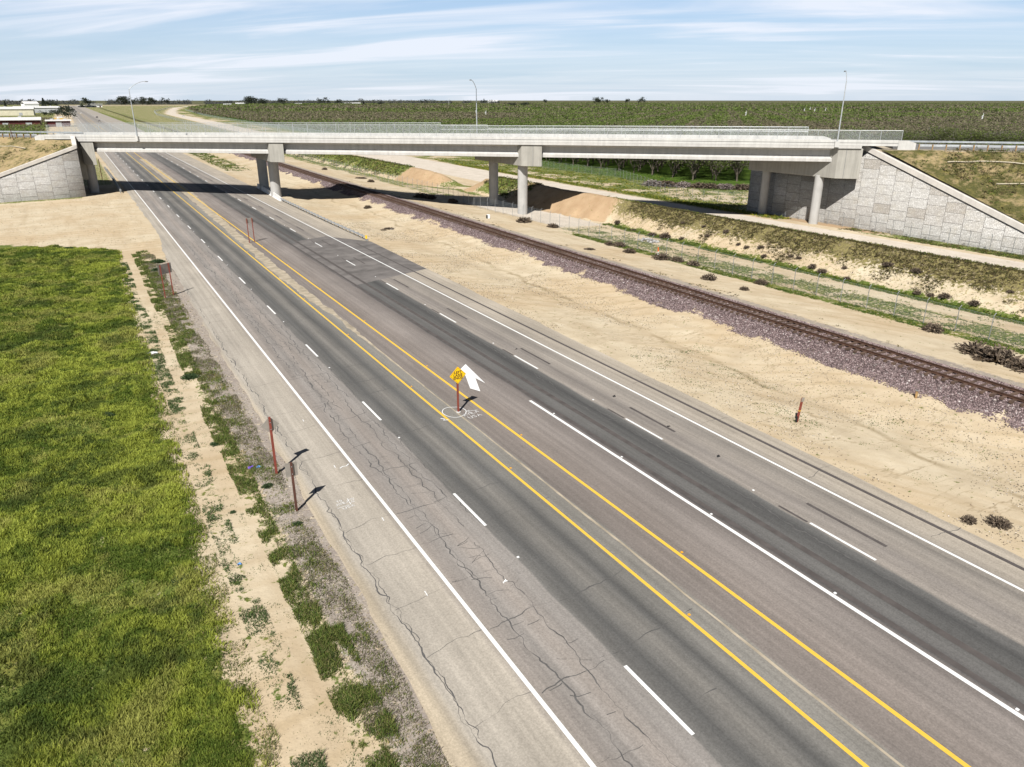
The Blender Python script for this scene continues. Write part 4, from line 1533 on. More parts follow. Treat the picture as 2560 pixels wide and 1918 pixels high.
def stones_mesh(name, px, py, pz, size, col):
    """little angular stones as one mesh"""
    n = len(px)
    octa = np.array([(1, 0, 0), (0, 1, 0), (-1, 0, 0), (0, -1, 0), (0, 0, 0.8), (0, 0, -0.6)], float)
    f = np.array([(0, 1, 4), (1, 2, 4), (2, 3, 4), (3, 0, 4), (1, 0, 5), (2, 1, 5), (3, 2, 5), (0, 3, 5)])
    a = RNG.uniform(0, 6.28, n)
    jit = RNG.uniform(0.6, 1.3, (n, 6, 1))
    P = octa[None] * jit * size[:, None, None]
    ca, sa = np.cos(a)[:, None], np.sin(a)[:, None]
    X = P[..., 0] * ca - P[..., 1] * sa + px[:, None]
    Y = P[..., 0] * sa + P[..., 1] * ca + py[:, None]
    Z = P[..., 2] + pz[:, None]
    V = np.stack([X, Y, Z], -1).reshape(-1, 3)
    F = (f[None] + (np.arange(n) * 6)[:, None, None]).reshape(-1, 3)
    return np_mesh(name, V, F, np.repeat(col, 6, 0))


def build_ballast():
    n = 130000
    y = RNG.uniform(0, 1, n) ** 1.7 * 165 + 14
    t = RNG.uniform(-3.4, 3.6, n)
    x = rail_x(y) + t
    keep = (wnoise(x, y, 0.45, 33) - 0.5) * 3.2 + t > -2.6 - 0.5 * RNG.uniform(0, 1, n) ** 3
    keep &= np.abs(np.abs(t) - 0.753) > 0.10
    x, y, t = x[keep], y[keep], t[keep]
    z = terr(x, y) + 0.03
    v = RNG.uniform(0, 1, len(x))
    base = np.array((0.235, 0.176, 0.172))
    col = base[None] * (0.35 + 1.1 * v[:, None]) + (v > 0.93)[:, None] * 0.14
    me = stones_mesh('ballast_stones', x, y, z, RNG.uniform(0.035, 0.08, len(x)), col)
    o = link_mesh('ballast_stones', me, MT['twig'])
    tag(o, 'pink grey ballast stones along the railway', 'ballast', kind='stuff')


build_ballast()


def build_pebbles():
    n = 26000
    y = RNG.uniform(0, 1, n) ** 1.5 * 120 + 10
    x = RNG.uniform(34.6, 49.5, n)
    k = wnoise(x, y, 0.18, 351) + RNG.normal(0, 0.05, n) > 0.50
    x, y = x[k], y[k]
    m_ = 1800
    x = np.concatenate([x, RNG.uniform(-14, 8, m_), RNG.uniform(5.4, 7.6, m_)])
    y = np.concatenate([y, RNG.uniform(118, 184, m_), RNG.uniform(14, 105, m_)])
    v = RNG.uniform(0.5, 1.5, len(x))
    base = np.array([(0.16, 0.125, 0.09), (0.30, 0.25, 0.19), (0.45, 0.41, 0.36), (0.10, 0.085, 0.06)])
    col = base[RNG.integers(0, 4, len(x))] * v[:, None]
    me = stones_mesh('pebbles', x, y, terr(x, y) + 0.01, RNG.uniform(0.02, 0.05, len(x)) * (1 + np.clip(y - 30, 0, 60) * 0.006), col)
    o = link_mesh('pebbles', me, MT['twig'])
    tag(o, 'pebbles and debris strewn over the bare sand', 'pebbles', kind='stuff')


build_pebbles()


# ------------------------------------------------------------------ grass, weeds, scrub
def blades(px, py, pz, h, w, col, lean=0.5, n_per=1, dark_root=False):
    """one bent blade (two triangles in a strip) per point"""
    n = len(px)
    a = RNG.uniform(0, 2 * np.pi, n)
    b = RNG.uniform(0, 2 * np.pi, n)
    l = RNG.uniform(0.2, 1.0, n) * lean * h
    dx, dy = np.cos(a) * w / 2, np.sin(a) * w / 2
    bx, by = np.cos(b) * l, np.sin(b) * l
    p0 = np.stack([px - dx, py - dy, pz], -1)
    p1 = np.stack([px + dx, py + dy, pz], -1)
    p2 = np.stack([px + dx * 0.8 + bx * 0.4, py + dy * 0.8 + by * 0.4, pz + h * 0.62], -1)
    p3 = np.stack([px - dx * 0.8 + bx * 0.4, py - dy * 0.8 + by * 0.4, pz + h * 0.62], -1)
    p4 = np.stack([px + bx, py + by, pz + h * 0.95], -1)
    V = np.stack([p0, p1, p2, p3, p4], 1).reshape(-1, 3)
    o = (np.arange(n) * 5)[:, None]
    F = np.concatenate([np.stack([o + 0, o + 1, o + 2], -1), np.stack([o + 0, o + 2, o + 3], -1), np.stack([o + 3, o + 2, o + 4], -1)], 1).reshape(-1, 3)
    return V, F, np.repeat(col, 5, 0)


def leafcards(px, py, pz, s, col, up=0.5):
    """small randomly turned leaf faces"""
    n = len(px)
    d1 = RNG.normal(0, 1, (n, 3))
    d1[:, 2] *= 0.6
    d1 /= np.linalg.norm(d1, axis=1)[:, None]
    d2 = np.cross(d1, RNG.normal(0, 1, (n, 3)) + np.array((0, 0, up)))
    d2 /= np.linalg.norm(d2, axis=1)[:, None] + 1e-9
    P = np.stack([px, py, pz], -1)
    s = s[:, None]
    V = np.stack([P - d1 * s, P + d2 * s * 0.45, P + d1 * s, P - d2 * s * 0.45], 1).reshape(-1, 3)
    o = (np.arange(n) * 4)[:, None]
    F = (o + np.arange(4)[None]).reshape(-1, 4)
    return V, F, np.repeat(col, 4, 0)


def greens(n, k=None):
    pal = np.array([(0.085, 0.135, 0.018), (0.125, 0.185, 0.025), (0.165, 0.215, 0.035), (0.065, 0.105, 0.02), (0.20, 0.205, 0.05)])
    i = RNG.choice(len(pal), n, p=[0.27, 0.32, 0.2, 0.15, 0.06]) if k is None else k
    return pal[i] * RNG.uniform(0.75, 1.25, (n, 1))


def build_field_grass():
    # sample density falls with distance
    n = 1000000
    y = 12 + 112 * RNG.uniform(0, 1, n) ** 1.75
    x = RNG.uniform(0, 1, n) * (field_edge(y) + 0.9 + 7.5 + 0.085 * y) - (7.5 + 0.085 * y)
    nz = wnoise(x, y, 0.6, 31)
    rag = RNG.uniform(0, 1, n) ** 4 * 1.5
    k = (x - field_edge(y) + (nz - 0.5) * 2.2 < 0.1 + 0.7 * rag) & ((wnoise(x, y, 0.33, 107) > 0.30) | (RNG.uniform(0, 1, n) < 0.25)) & (y + 0.92 * x + (nz - 0.5) * 6 < 118)
    x, y = x[k], y[k]
    n = len(x)
    big = wnoise(x, y, 0.16, 101)
    mid = wnoise(x, y, 0.65, 102)
    fine = wnoise(x, y, 2.2, 103, 3)
    z = terr(x, y) + 0.01
    h = (0.06 + 0.15 * sm(0.3, 0.75, mid) + 0.07 * fine) * RNG.uniform(0.55, 1.2, n) * (1 + np.clip(y - 30, 0, 60) * 0.006)
    w = RNG.uniform(0.014, 0.036, n) * (1 + np.clip(y - 20, 0, 100) * 0.028)
    a, b = np.array((0.098, 0.148, 0.022)), np.array((0.36, 0.405, 0.065))
    t = np.clip(0.42 + (big - 0.5) * 1.6 + (mid - 0.5) * 1.7 + (fine - 0.5) * 1.7 + RNG.normal(0, 0.15, n), 0, 1)[:, None]
    col = a * (1 - t) + b * t
    dry = sm(0.55, 0.68, wnoise(x, y, 0.4, 104) + RNG.normal(0, 0.05, n))[:, None] * 0.8
    col = col * (1 - dry) + np.array((0.36, 0.36, 0.095)) * dry
    dk = sm(0.58, 0.68, wnoise(x, y, 0.55, 105) + RNG.normal(0, 0.04, n))[:, None] * 0.7
    col = col * (1 - dk) + np.array((0.062, 0.095, 0.024)) * dk
    V, F, cc = blades(x, y, z, h, w, col, 0.9)
    o = link_mesh('field_grass', np_mesh('field_grass', V, F, cc), MT['blade'])
    tag(o, 'rough bright green grass field left of the dirt track', 'grass', kind='stuff')


build_field_grass()


def build_verge_weeds():
    Vs, Fs, Cs, off = [], [], [], 0

    def put(V, F, cc):
        nonlocal off
        Vs.append(V)
        Fs.append(F + off)
        Cs.append(cc)
        off += len(V)
    # clump seeds: (x range, density noise threshold)
    def patch(n, xf, y0, y1, thr, seed, hh, ww, pal, yexp=1.5, sc=0.45):
        y = y0 + (y1 - y0) * RNG.uniform(0, 1, n) ** yexp
        a, b = xf(y)
        x = a + (b - a) * RNG.uniform(0, 1, n)
        nz = wnoise(x, y, sc, seed) + RNG.normal(0, 0.025, n)
        k = RNG.uniform(0, 1, n) < sm(thr - 0.05, thr + 0.13, nz) * 0.85
        x, y, nz = x[k], y[k], nz[k]
        n = len(x)
        z = terr(x, y) - 0.01
        h = hh * RNG.uniform(0.5, 1.3, n) * (0.55 + 1.2 * np.clip(nz - thr, 0, 0.25) / 0.25)
        w = ww * RNG.uniform(0.6, 1.4, n) * (1 + np.clip(y - 20, 0, 100) * 0.022)
        col = pal[RNG.integers(0, len(pal), n)] * RNG.uniform(0.7, 1.3, (n, 1))
        put(*blades(x, y, z, h, w, col, 1.1))
    G = np.array([(0.10, 0.145, 0.03), (0.135, 0.19, 0.04), (0.075, 0.11, 0.03), (0.19, 0.215, 0.055), (0.22, 0.20, 0.08)])
    D = np.array([(0.21, 0.175, 0.14), (0.27, 0.23, 0.18), (0.16, 0.13, 0.11), (0.16, 0.165, 0.06), (0.15, 0.18, 0.05)])
    K = np.array([(0.085, 0.13, 0.05), (0.11, 0.15, 0.055)])
    one = lambda v: np.full_like
    W_ = lambda y: 0.35 * (vnoise(y, y * 0, 0.33, 230, 3) - 0.5)
    patch(80000, lambda y: (4.35 + W_(y), 5.15 + W_(y) + 0.5 * vnoise(y, y * 0, 0.21, 231, 2)), 14, 113, 0.44, 201, 0.14, 0.022, G, 1.5, 0.9)
    patch(60000, lambda y: (5.0 + 0 * y, 6.6 + 0 * y), 14, 113, 0.49, 202, 0.11, 0.022, G, 1.5, 1.0)
    patch(22000, lambda y: (4.6 + 0 * y, 5.9 + 0 * y), 14, 24, 0.50, 208, 0.18, 0.022, G, 1.0, 0.6)
    patch(90000, lambda y: (5.0 + 0 * y, 6.9 + 0.1 * np.sin(y)), 14, 110, 0.36, 203, 0.065, 0.018, D, 1.5, 0.9)
    patch(26000, lambda y: (5.3 + 0 * y, 7.0 + 0 * y), 14, 90, 0.56, 209, 0.10, 0.02, np.array([(0.17, 0.17, 0.05), (0.13, 0.155, 0.04), (0.24, 0.2, 0.06)]), 1.5, 1.2)
    patch(46000, lambda y: (2.45 + W_(y), 3.45 + W_(y)), 15, 106, 0.48, 204, 0.10, 0.022, K, 1.5, 1.1)
    patch(20000, lambda y: (1.9 + 0 * y, 4.5 + 0 * y), 15, 80, 0.53, 205, 0.06, 0.018, K, 1.3, 2.2)
    patch(30000, lambda y: (0.9 + 0 * y, 2.4 + 0 * y), 14, 70, 0.45, 206, 0.09, 0.02, np.array([(0.16, 0.19, 0.05), (0.25, 0.22, 0.09), (0.10, 0.14, 0.03)]), 1.3, 1.3)
    patch(14000, lambda y: (36.5 + 0 * y, 45 + 0 * y), 12, 45, 0.60, 207, 0.06, 0.04, K, 1.0, 0.5)
    V, F, cc = np.concatenate(Vs), np.concatenate(Fs), np.concatenate(Cs)
    o = link_mesh('verge_weeds', np_mesh('verge_weeds', V, F, cc), MT['blade'])
    tag(o, 'low green and dry weeds along the verge and dirt track', 'weeds', kind='stuff')


build_verge_weeds()


def build_scrub():
    """low clumps on the berm and green strips beyond the railway"""
    Vs, Fs, Cs, off = [], [], [], 0

    def clumps(x, y, s, col, per, hz=0.6):
        nonlocal off
        n = len(x)
        px = np.repeat(x, per) + RNG.normal(0, 0.42, n * per) * np.repeat(s, per)
        py = np.repeat(y, per) + RNG.normal(0, 0.42, n * per) * np.repeat(s, per)
        pz = np.repeat(terr(x, y), per) + np.abs(RNG.normal(0, 0.5, n * per)) * np.repeat(s, per) * hz
        cc = np.repeat(col, per, 0) * RNG.uniform(0.65, 1.35, (n * per, 1))
        V, F, c4 = leafcards(px, py, pz, np.repeat(s, per) * RNG.uniform(0.2, 0.4, n * per), cc)
        Vs.append(V)
        Fs.append(F + off)
        Cs.append(c4)
        off += len(V)
    olive = np.array([(0.10, 0.078, 0.04), (0.13, 0.105, 0.045), (0.075, 0.06, 0.036), (0.15, 0.13, 0.05), (0.085, 0.09, 0.032)])
    green = np.array([(0.075, 0.125, 0.025), (0.11, 0.16, 0.03), (0.165, 0.18, 0.03), (0.06, 0.10, 0.025)])
    yellow = np.array([(0.30, 0.27, 0.03), (0.22, 0.22, 0.035), (0.13, 0.17, 0.03)])
    # berm face
    n = 19000
    y = RNG.uniform(18, 112, n)
    t, c = np.interp(y, BERM_Y, BERM_T), np.interp(y, BERM_Y, BERM_C)
    q = RNG.uniform(0, 1.15, n)
    x = t + (c - t) * q
    k = wnoise(x, y, 0.3, 301) + 0.50 * q + RNG.normal(0, 0.07, n) > 0.76
    k &= ~((y > 104) & (q < 2))
    clumps(x[k], y[k], RNG.uniform(0.12, 0.34, k.sum()), olive[RNG.integers(0, 5, k.sum())], 9)
    n = 2600
    y = RNG.uniform(18, 104, n)
    x = np.interp(y, BERM_Y, BERM_T) + RNG.uniform(0.3, 3.2, n)
    clumps(x, y, RNG.uniform(0.06, 0.17, n), green[RNG.integers(0, 4, n)], 7, 0.4)
    # far mounds
    n = 3500
    y = np.concatenate([RNG.uniform(196, 310, n), RNG.uniform(138, 160, n // 4)])
    n = len(y)
    t, c = np.interp(y, BERM_Y, BERM_T), np.interp(y, BERM_Y, BERM_C)
    q = RNG.uniform(0.1, 1.25, n)
    x = t + (c - t) * q
    k = vnoise(x, y, 0.3, 302) + 0.3 * q > 0.52
    mixg = np.concatenate([olive, green])
    clumps(x[k], y[k], RNG.uniform(0.25, 0.6, k.sum()), mixg[RNG.integers(0, len(mixg), k.sum())], 9)
    # green strips
    def strip(n, xf, y0, y1, thr, seed, s0, s1, pal, per=7):
        y = RNG.uniform(y0, y1, n)
        a, b = xf(y)
        x = a + (b - a) * RNG.uniform(0, 1, n)
        k = vnoise(x, y, 0.5, seed) + RNG.normal(0, 0.04, n) > thr
        m_ = k.sum()
        clumps(x[k], y[k], RNG.uniform(s0, s1, m_), pal[RNG.integers(0, len(pal), m_)], per, 0.45)
    bt = lambda y: np.interp(y, BERM_Y, BERM_T)
    bc = lambda y: np.interp(y, BERM_Y, BERM_C)
    strip(5200, lambda y: (66.4 + 0 * y, 68.6 + 0 * y), 14, 98, 0.40, 311, 0.12, 0.28, green)
    strip(7000, lambda y: (68.8 + 0 * y, 73.8 + 0 * y), 14, 104, 0.37, 321, 0.08, 0.22, np.array([(0.10, 0.145, 0.055), (0.13, 0.165, 0.07), (0.085, 0.12, 0.05)]))
    strip(6000, lambda y: (bt(y) - 1.7, bt(y) + 0.1), 14, 106, 0.33, 312, 0.14, 0.34, green)
    strip(2200, lambda y: (bc(y) + 0.2, bc(y) + 2.2), 20, 112, 0.38, 313, 0.14, 0.34, np.concatenate([green, yellow]))
    strip(2600, lambda y: (73 + 0 * y, 77 + 0 * y), 20, 104, 0.58, 314, 0.10, 0.26, green)
    strip(2600, lambda y: (107.6 + 0 * y, 111.8 + 0 * y), 40, 80, 0.42, 315, 0.14, 0.36, np.concatenate([green, olive]))
    strip(9000, lambda y: (107.5 + 0.03 * (y - 100), 131 + 0 * y), 100, 260, 0.46, 316, 0.2, 0.6, np.concatenate([green, yellow]), 6)
    strip(4200, lambda y: (107.2 + 0.015 * (y - 100), 111 + 0.015 * (y - 100)), 92, 230, 0.30, 317, 0.2, 0.6, np.concatenate([yellow, yellow, green]), 6)
    strip(2600, lambda y: (131 + 0 * y, 146 + 0 * y), 120, 240, 0.42, 318, 0.25, 0.7, green, 6)
    strip(1500, lambda y: (38.0 + 0.02 * (y - 240), 46 + 0 * y), 238, 340, 0.5, 319, 0.3, 0.8, green, 6)
    strip(700, lambda y: (56.5 + 0.0125 * y, 58.5 + 0.0125 * y), 30, 200, 0.6, 320, 0.12, 0.3, olive, 8)
    o = link_mesh('low_scrub', np_mesh('low_scrub', np.concatenate(Vs), np.concatenate(Fs), np.concatenate(Cs)), MT['blade'])
    tag(o, 'low scrub and weeds on the earth berm and strips beyond the railway', 'scrub', kind='stuff')

    # clumps on the two approach embankments
    Vs.clear(), Fs.clear(), Cs.clear()
    off = 0
    pts = []
    for kk in range(5200):
        d = -26 * random.random()
        s = (108.9 - 0.7106 * d) / 0.7036 + 1.2 + 42 * random.random() ** 1.2
        p = A0 + UU * s + NIN * d
        if wnoise(p[0], p[1], 0.16, 331) > 0.42 and not (d > -4 and s < 165):
            pts.append((p[0], p[1], min(12.04, 12.71 + 0.515 * d), 0))
    for kk in range(1500):
        t = 3 + 40 * random.random()
        p0 = A0 - UU * t
        wd = np.array((-15.5, -2.6))
        dw = np.linalg.solve(np.array([[NIN[0], -wd[0]], [NIN[1], -wd[1]]]), np.array((0.7, 186.8)) - p0)[0] + 1.2
        d = max(dw, -24) * random.random()
        p = p0 + NIN * d
        if p[0] < 0 and vnoise(p[0], p[1], 0.25, 332) > 0.55:
            pts.append((p[0], p[1], 11.75 + 0.49 * d, 1))
    P = np.array(pts)
    per = 9
    n = len(P)
    s = RNG.uniform(0.18, 0.5, n)
    px = np.repeat(P[:, 0], per) + RNG.normal(0, 0.45, n * per) * np.repeat(s, per)
    py = np.repeat(P[:, 1], per) + RNG.normal(0, 0.45, n * per) * np.repeat(s, per)
    pz = np.repeat(P[:, 2], per) + np.abs(RNG.normal(0, 0.4, n * per)) * np.repeat(s, per)
    mixc = np.concatenate([olive, olive, green])
    V, F, c4 = leafcards(px, py, pz, np.repeat(s, per) * RNG.uniform(0.2, 0.4, n * per), np.repeat(mixc[RNG.integers(0, len(mixc), n)], per, 0))
    o = link_mesh('slope_weeds', np_mesh('slope_weeds', V, F, c4), MT['blade'])
    tag(o, 'weeds on the slopes of the approach embankments', 'weeds', kind='stuff')


build_scrub()
#MORE


# ------------------------------------------------------------------ signs and markers
def plate(mb, c, w, h, normal_rz, t=0.012, diamond=False, r=0.05):
    """a flat sign plate with rounded corners; its face looks along -Y turned by normal_rz"""
    ax = np.array((math.cos(normal_rz), math.sin(normal_rz), 0))
    up = np.array((0, 0, 1.0))
    nn = np.array((math.sin(normal_rz), -math.cos(normal_rz), 0))
    pts = []
    for sx, sy in ((-1, -1), (1, -1), (1, 1), (-1, 1)):
        for k in range(4):
            a = math.atan2(sy, sx) - math.pi / 4 + k * math.pi / 6
            pts.append((sx * (w / 2 - r) + r * math.cos(a), sy * (h / 2 - r) + r * math.sin(a)))
    if diamond:
        q = math.sqrt(0.5)
        pts = [((x - y) * q, (x + y) * q) for x, y in pts]
    c = np.array(c)
    mb.loft([[c + ax * x + up * y + nn * t / 2 for x, y in pts], [c + ax * x + up * y - nn * t / 2 for x, y in pts]])


def lane_sign():
    org = (19.23, 40.92, RZ)
    root = thing('warning_sign', org, 'yellow diamond sign reading LEFT LANE ENDS on a red-brown post in the median', 'road sign')
    mb = MB()
    mb.box((19.23, 40.95, 1.25), (0.11, 0.11, 2.6))
    mb.box((19.23, 40.95, 2.6), (0.07, 0.05, 1.2))
    mb.build('post', MT['redpost'], root, org)
    mb = MB()
    rings = [(19.23 + 0.16 * math.cos(a), 40.92 + 0.16 * math.sin(a)) for a in np.linspace(0, 6.28, 12, endpoint=False)]
    mb.prism(rings, RZ - 0.02, RZ + 0.05)
    mb.build('footing', MT['barrier'], root, org)
    mb = MB()
    plate(mb, (19.23, 40.87, 2.70), 0.86, 0.86, 0, 0.012, True, 0.05)
    f = mb.build('sign_plate', MT['signborder'], root, org)
    mb = MB()
    plate(mb, (19.23, 40.860, 2.70), 0.83, 0.83, 0, 0.006, True, 0.045)
    mb.build('sign_face', MT['signyellow'], f, org)
    mb = MB()                                          # the thin dark line inside the edge
    for k in range(4):
        a = math.pi / 2 * k
        c0, c1 = (math.cos(a) * 0.535, math.sin(a) * 0.535), (math.cos(a + math.pi / 2) * 0.535, math.sin(a + math.pi / 2) * 0.535)
        d = np.array((c1[0] - c0[0], 0, c1[1] - c0[1]))
        ln = np.linalg.norm(d)
        d /= ln
        mid = np.array((19.23 + (c0[0] + c1[0]) / 2, 40.8555, 2.70 + (c0[1] + c1[1]) / 2))
        mb.box(mid, (ln - 0.05, 0.002, 0.014), axes=(tuple(d), (0, 1, 0), tuple(np.cross(d, (0, 1, 0)))))
    mb.build('border_line', MT['ink'], f, org)
    for i, (txt, dz) in enumerate((('LEFT', 0.20), ('LANE', 0.0), ('ENDS', -0.20))):
        cu = bpy.data.curves.new('letters', 'FONT')
        cu.body = txt
        cu.align_x = 'CENTER'
        cu.align_y = 'CENTER'
        cu.size = 0.25
        cu.extrude = 0.001
        cu.offset = 0.009
        cu.space_character = 1.1
        tmp = bpy.data.objects.new('tmp', cu)
        C.objects.link(tmp)
        bpy.context.view_layer.update()
        me = bpy.data.meshes.new_from_object(tmp.evaluated_get(bpy.context.evaluated_depsgraph_get()))
        bpy.data.objects.remove(tmp)
        me.transform(Matrix.Translation((19.23 - org[0], 40.8545 - org[1], 2.70 + dz - org[2])) @ Matrix.Rotation(math.radians(90), 4, 'X'))
        me.materials.clear()
        link_mesh('lettering', me, MT['ink'], f)


lane_sign()


def back_sign(loc, h, w, ph, rz, label, diamond=False, post='redpost', pt=0.11, drop=0.0):
    x, y = loc
    z = float(terr(x, y))
    org = (x, y, z)
    root = thing('road_sign', org, label, 'road sign')
    mb = MB()
    mb.loft([[(x - pt / 2 * k, y - pt / 2 * k, zz), (x + pt / 2 * k, y - pt / 2 * k, zz), (x + pt / 2 * k, y + pt / 2 * k, zz), (x - pt / 2 * k, y + pt / 2 * k, zz)] for zz, k in ((z - 0.3, 1), (z + h - 1.1, 1), (z + h, 0.85))])
    mb.build('post', MT[post], root, org)
    mb = MB()
    plate(mb, (x, y + pt / 2 + 0.016, z + h - drop), w, ph, rz, 0.014, diamond)
    mb.build('sign_plate', MT['signback'], root, org)
    mb = MB()
    for dz in (-0.2, 0.2):
        mb.box((x, y - pt / 2 - 0.008, z + h - drop + dz), (0.035, 0.02, 0.035))
    mb.build('bolt', MT['galv'], root, org)


back_sign((6.64, 38.15), 3.46, 0.70, 0.70, 0.0, 'diamond road sign seen from behind on a tall red post on the left verge', True, 'redpost', 0.12, 0.50)
back_sign((6.60, 33.65), 2.75, 0.60, 0.76, 0.0, 'small upright rectangular sign seen from behind on a dark brown post on the left verge', False, 'brownpost', 0.11, 0.42)


def twin_sign(p, q, h, w, ph, label, dx=0.0):
    z = float(terr(*p))
    org = (p[0], p[1], z)
    root = thing('road_sign', org, label, 'road sign')
    for a in (p, q):
        mb = MB()
        zz = float(terr(*a))
        mb.box((a[0], a[1], zz + h / 2 - 0.15), (0.10, 0.10, h + 0.3))
        mb.build('post', MT['redpost'], root, org)
    mb = MB()
    c = ((p[0] + q[0]) / 2 + dx, (p[1] + q[1]) / 2 + 0.07, z + h - ph / 2 + 0.03)
    plate(mb, c, w, ph, math.atan2(q[1] - p[1], q[0] - p[0]), 0.014)
    mb.build('sign_plate', MT['signback'], root, org)


twin_sign((5.69, 83.9), (6.57, 84.6), 3.5, 1.75, 1.05, 'wide sign seen from behind on two red posts beside the track and left verge')
twin_sign((19.95, 112.3), (20.72, 112.5), 3.55, 1.2, 0.75, 'sign seen from behind on two slim red posts in the sandy median')


def milepost():
    x, y = 37.9, 28.9
    z = float(terr(x, y))
    org = (x, y, z)
    root = thing('marker_post', org, 'short leaning red post with a small grey plate and yellow band on the bare sand', 'marker post')
    t = np.array((0.13, 0.0, 1.0))
    mb = MB()
    b = np.array((x, y, z))
    mb.loft([[b + t * s + np.array((a, c, 0)) for a, c in ((-.065, -.05), (.065, -.05), (.065, .05), (-.065, .05))] for s in (-0.2, 1.65)])
    mb.build('post', MT['redpost'], root, org)
    mb = MB()
    mb.box(b + t * 1.55 + np.array((0.0, -0.06, 0)), (0.27, 0.015, 0.27))
    mb.build('plate', MT['signback'], root, org)
    mb = MB()
    mb.box(b + t * 0.78, (0.14, 0.115, 0.05))
    mb.build('band', MT['yellow'], root, org)
    mb = MB()
    mb.box(b + np.array((-0.08, -0.02, 0.2)), (0.09, 0.08, 0.40))
    mb.box(b + np.array((-0.15, -0.02, 0.40)), (0.18, 0.06, 0.06))
    mb.build('strap', MT['black'], root, org)


milepost()


def stub(name, x, y, h, r, mat, label, cat, z=None, cap=None, lean=0.0):
    z = float(terr(x, y)) if z is None else z
    org = (x, y, z)
    root = thing(name, org, label, cat)
    mb = MB()
    mb.tube([(x, y, z - 0.2), (x + lean * h, y, z + h)], [r, r * 0.92], 8)
    mb.build('post', MT[mat], root, org)
    mb = MB()
    if cap:
        mb.tube([(x + lean * h * 0.5, y, z + h * 0.52), (x + lean * h * 1.0, y, z + h * 1.01)], [r * 1.1, r * 1.05], 8)
        mb.build('sleeve', MT[cap], root, org)
    else:
        mb.box((x + lean * h, y, z + h), (r * 2.1, r * 2.1, 0.03))
        mb.build('post_cap', MT['galv_dark'], root, org)
    return root


stub('wooden_stub', 48.2, 27.4, 0.55, 0.09, 'wood', 'short weathered wooden stub at the foot of the ballast slope', 'post')
stub('utility_marker', 67.8, 78.0, 1.15, 0.07, 'whitepaint', 'orange and white pipeline marker standing in the weeds by the railway fence', 'marker post', None, 'orange', -0.08)
stub('sign_post', 5.3, 227, 5.2, 0.09, 'brownpost', 'dark tall sign post standing behind the leftmost bridge pier', 'post')
pz = 11.75
p = A0 - UU * 20 + NIN * -0.8
stub('sign_post', float(p[0]), float(p[1]), 3.6, 0.08, 'brownpost', 'dark leaning post by the guardrail of the left approach road', 'post', 11.2, None, -0.08)


def control_box(x, y):
    z = float(terr(x, y))
    org = (x, y, z)
    root = thing('control_box', org, 'small white and black control box beside the railway track', 'box')
    mb = MB()
    mb.box((x, y, z + 0.35), (0.45, 0.5, 0.7))
    mb.build('cabinet', MT['whitepaint'], root, org, bevel=0.03)
    mb = MB()
    mb.box((x - 0.28, y, z + 0.3), (0.1, 0.44, 0.6))
    mb.build('cabinet_door', MT['black'], root, org)


control_box(62.0, 117.2)


# ------------------------------------------------------------------ shrubs and other single plants
def shrub_mesh(name, seed, r, pal, n=420, flat=0.62, twig=True):
    rg = np.random.default_rng(seed)
    u = rg.normal(0, 1, (n, 3))
    u[:, 2] = np.abs(u[:, 2]) + 0.05
    u /= np.linalg.norm(u, axis=1)[:, None]
    lump = 0.75 + 0.5 * vnoise(u[:, 0] * 3 + 10, u[:, 1] * 3 + u[:, 2] * 2, 1.0, seed)
    L = (rg.uniform(0.45, 1.0, n) * lump)[:, None]
    tip = u * L * r
    tip[:, 2] *= flat
    base = tip * rg.uniform(0.0, 0.55, (n, 1))
    d = tip - base
    s = np.cross(d, rg.normal(0, 1, (n, 3)))
    s /= np.linalg.norm(s, axis=1)[:, None] + 1e-9
    w = rg.uniform(0.012, 0.035, (n, 1)) * r * 1.6
    V = np.stack([base - s * w, base + s * w, tip + s * w * 0.6, tip - s * w * 0.6], 1).reshape(-1, 3)
    F = np.arange(n * 4).reshape(-1, 4)
    c = np.repeat(pal[rg.integers(0, len(pal), n)] * rg.uniform(0.6, 1.4, (n, 1)), 4, 0)
    V2, F2, c2 = leafcards(tip[:, 0], tip[:, 1], tip[:, 2], rg.uniform(0.06, 0.13, n) * r, pal[rg.integers(0, len(pal), n)] * rg.uniform(0.7, 1.4, (n, 1)))
    return np_mesh(name, np.concatenate([V, V2]), np.concatenate([F, F2 + len(V)]), np.concatenate([c, c2]))


BROWN = np.array([(0.095, 0.072, 0.052), (0.125, 0.095, 0.068), (0.07, 0.054, 0.042), (0.165, 0.13, 0.095)])
GREYB = np.array([(0.24, 0.20, 0.185), (0.19, 0.155, 0.14), (0.28, 0.24, 0.22), (0.13, 0.10, 0.09)])
DGREEN = np.array([(0.045, 0.075, 0.03), (0.06, 0.10, 0.04), (0.035, 0.058, 0.025), (0.085, 0.125, 0.055)])
SHRUB = [shrub_mesh('dry_shrub', 400 + i, 1.0, BROWN) for i in range(3)]
for s_ in SHRUB:
    s_.materials.append(MT['twig'])
GSHRUB = [shrub_mesh('leafy_weed', 420 + i, 1.0, DGREEN, 520, 0.5) for i in range(2)]
for s_ in GSHRUB:
    s_.materials.append(MT['blade'])


def plant(name, me, x, y, r, label, cat, group=None, z=None, sq=1.0):
    o = bpy.data.objects.new(name, me)
    C.objects.link(o)
    o.location = (x, y, (float(terr(x, y)) if z is None else z) - 0.03)
    o.rotation_euler = (0, 0, random.uniform(0, 6.28))
    o.scale = (r * random.uniform(0.9, 1.2), r * random.uniform(0.9, 1.2), r * sq)
    return tag(o, label, cat, group)


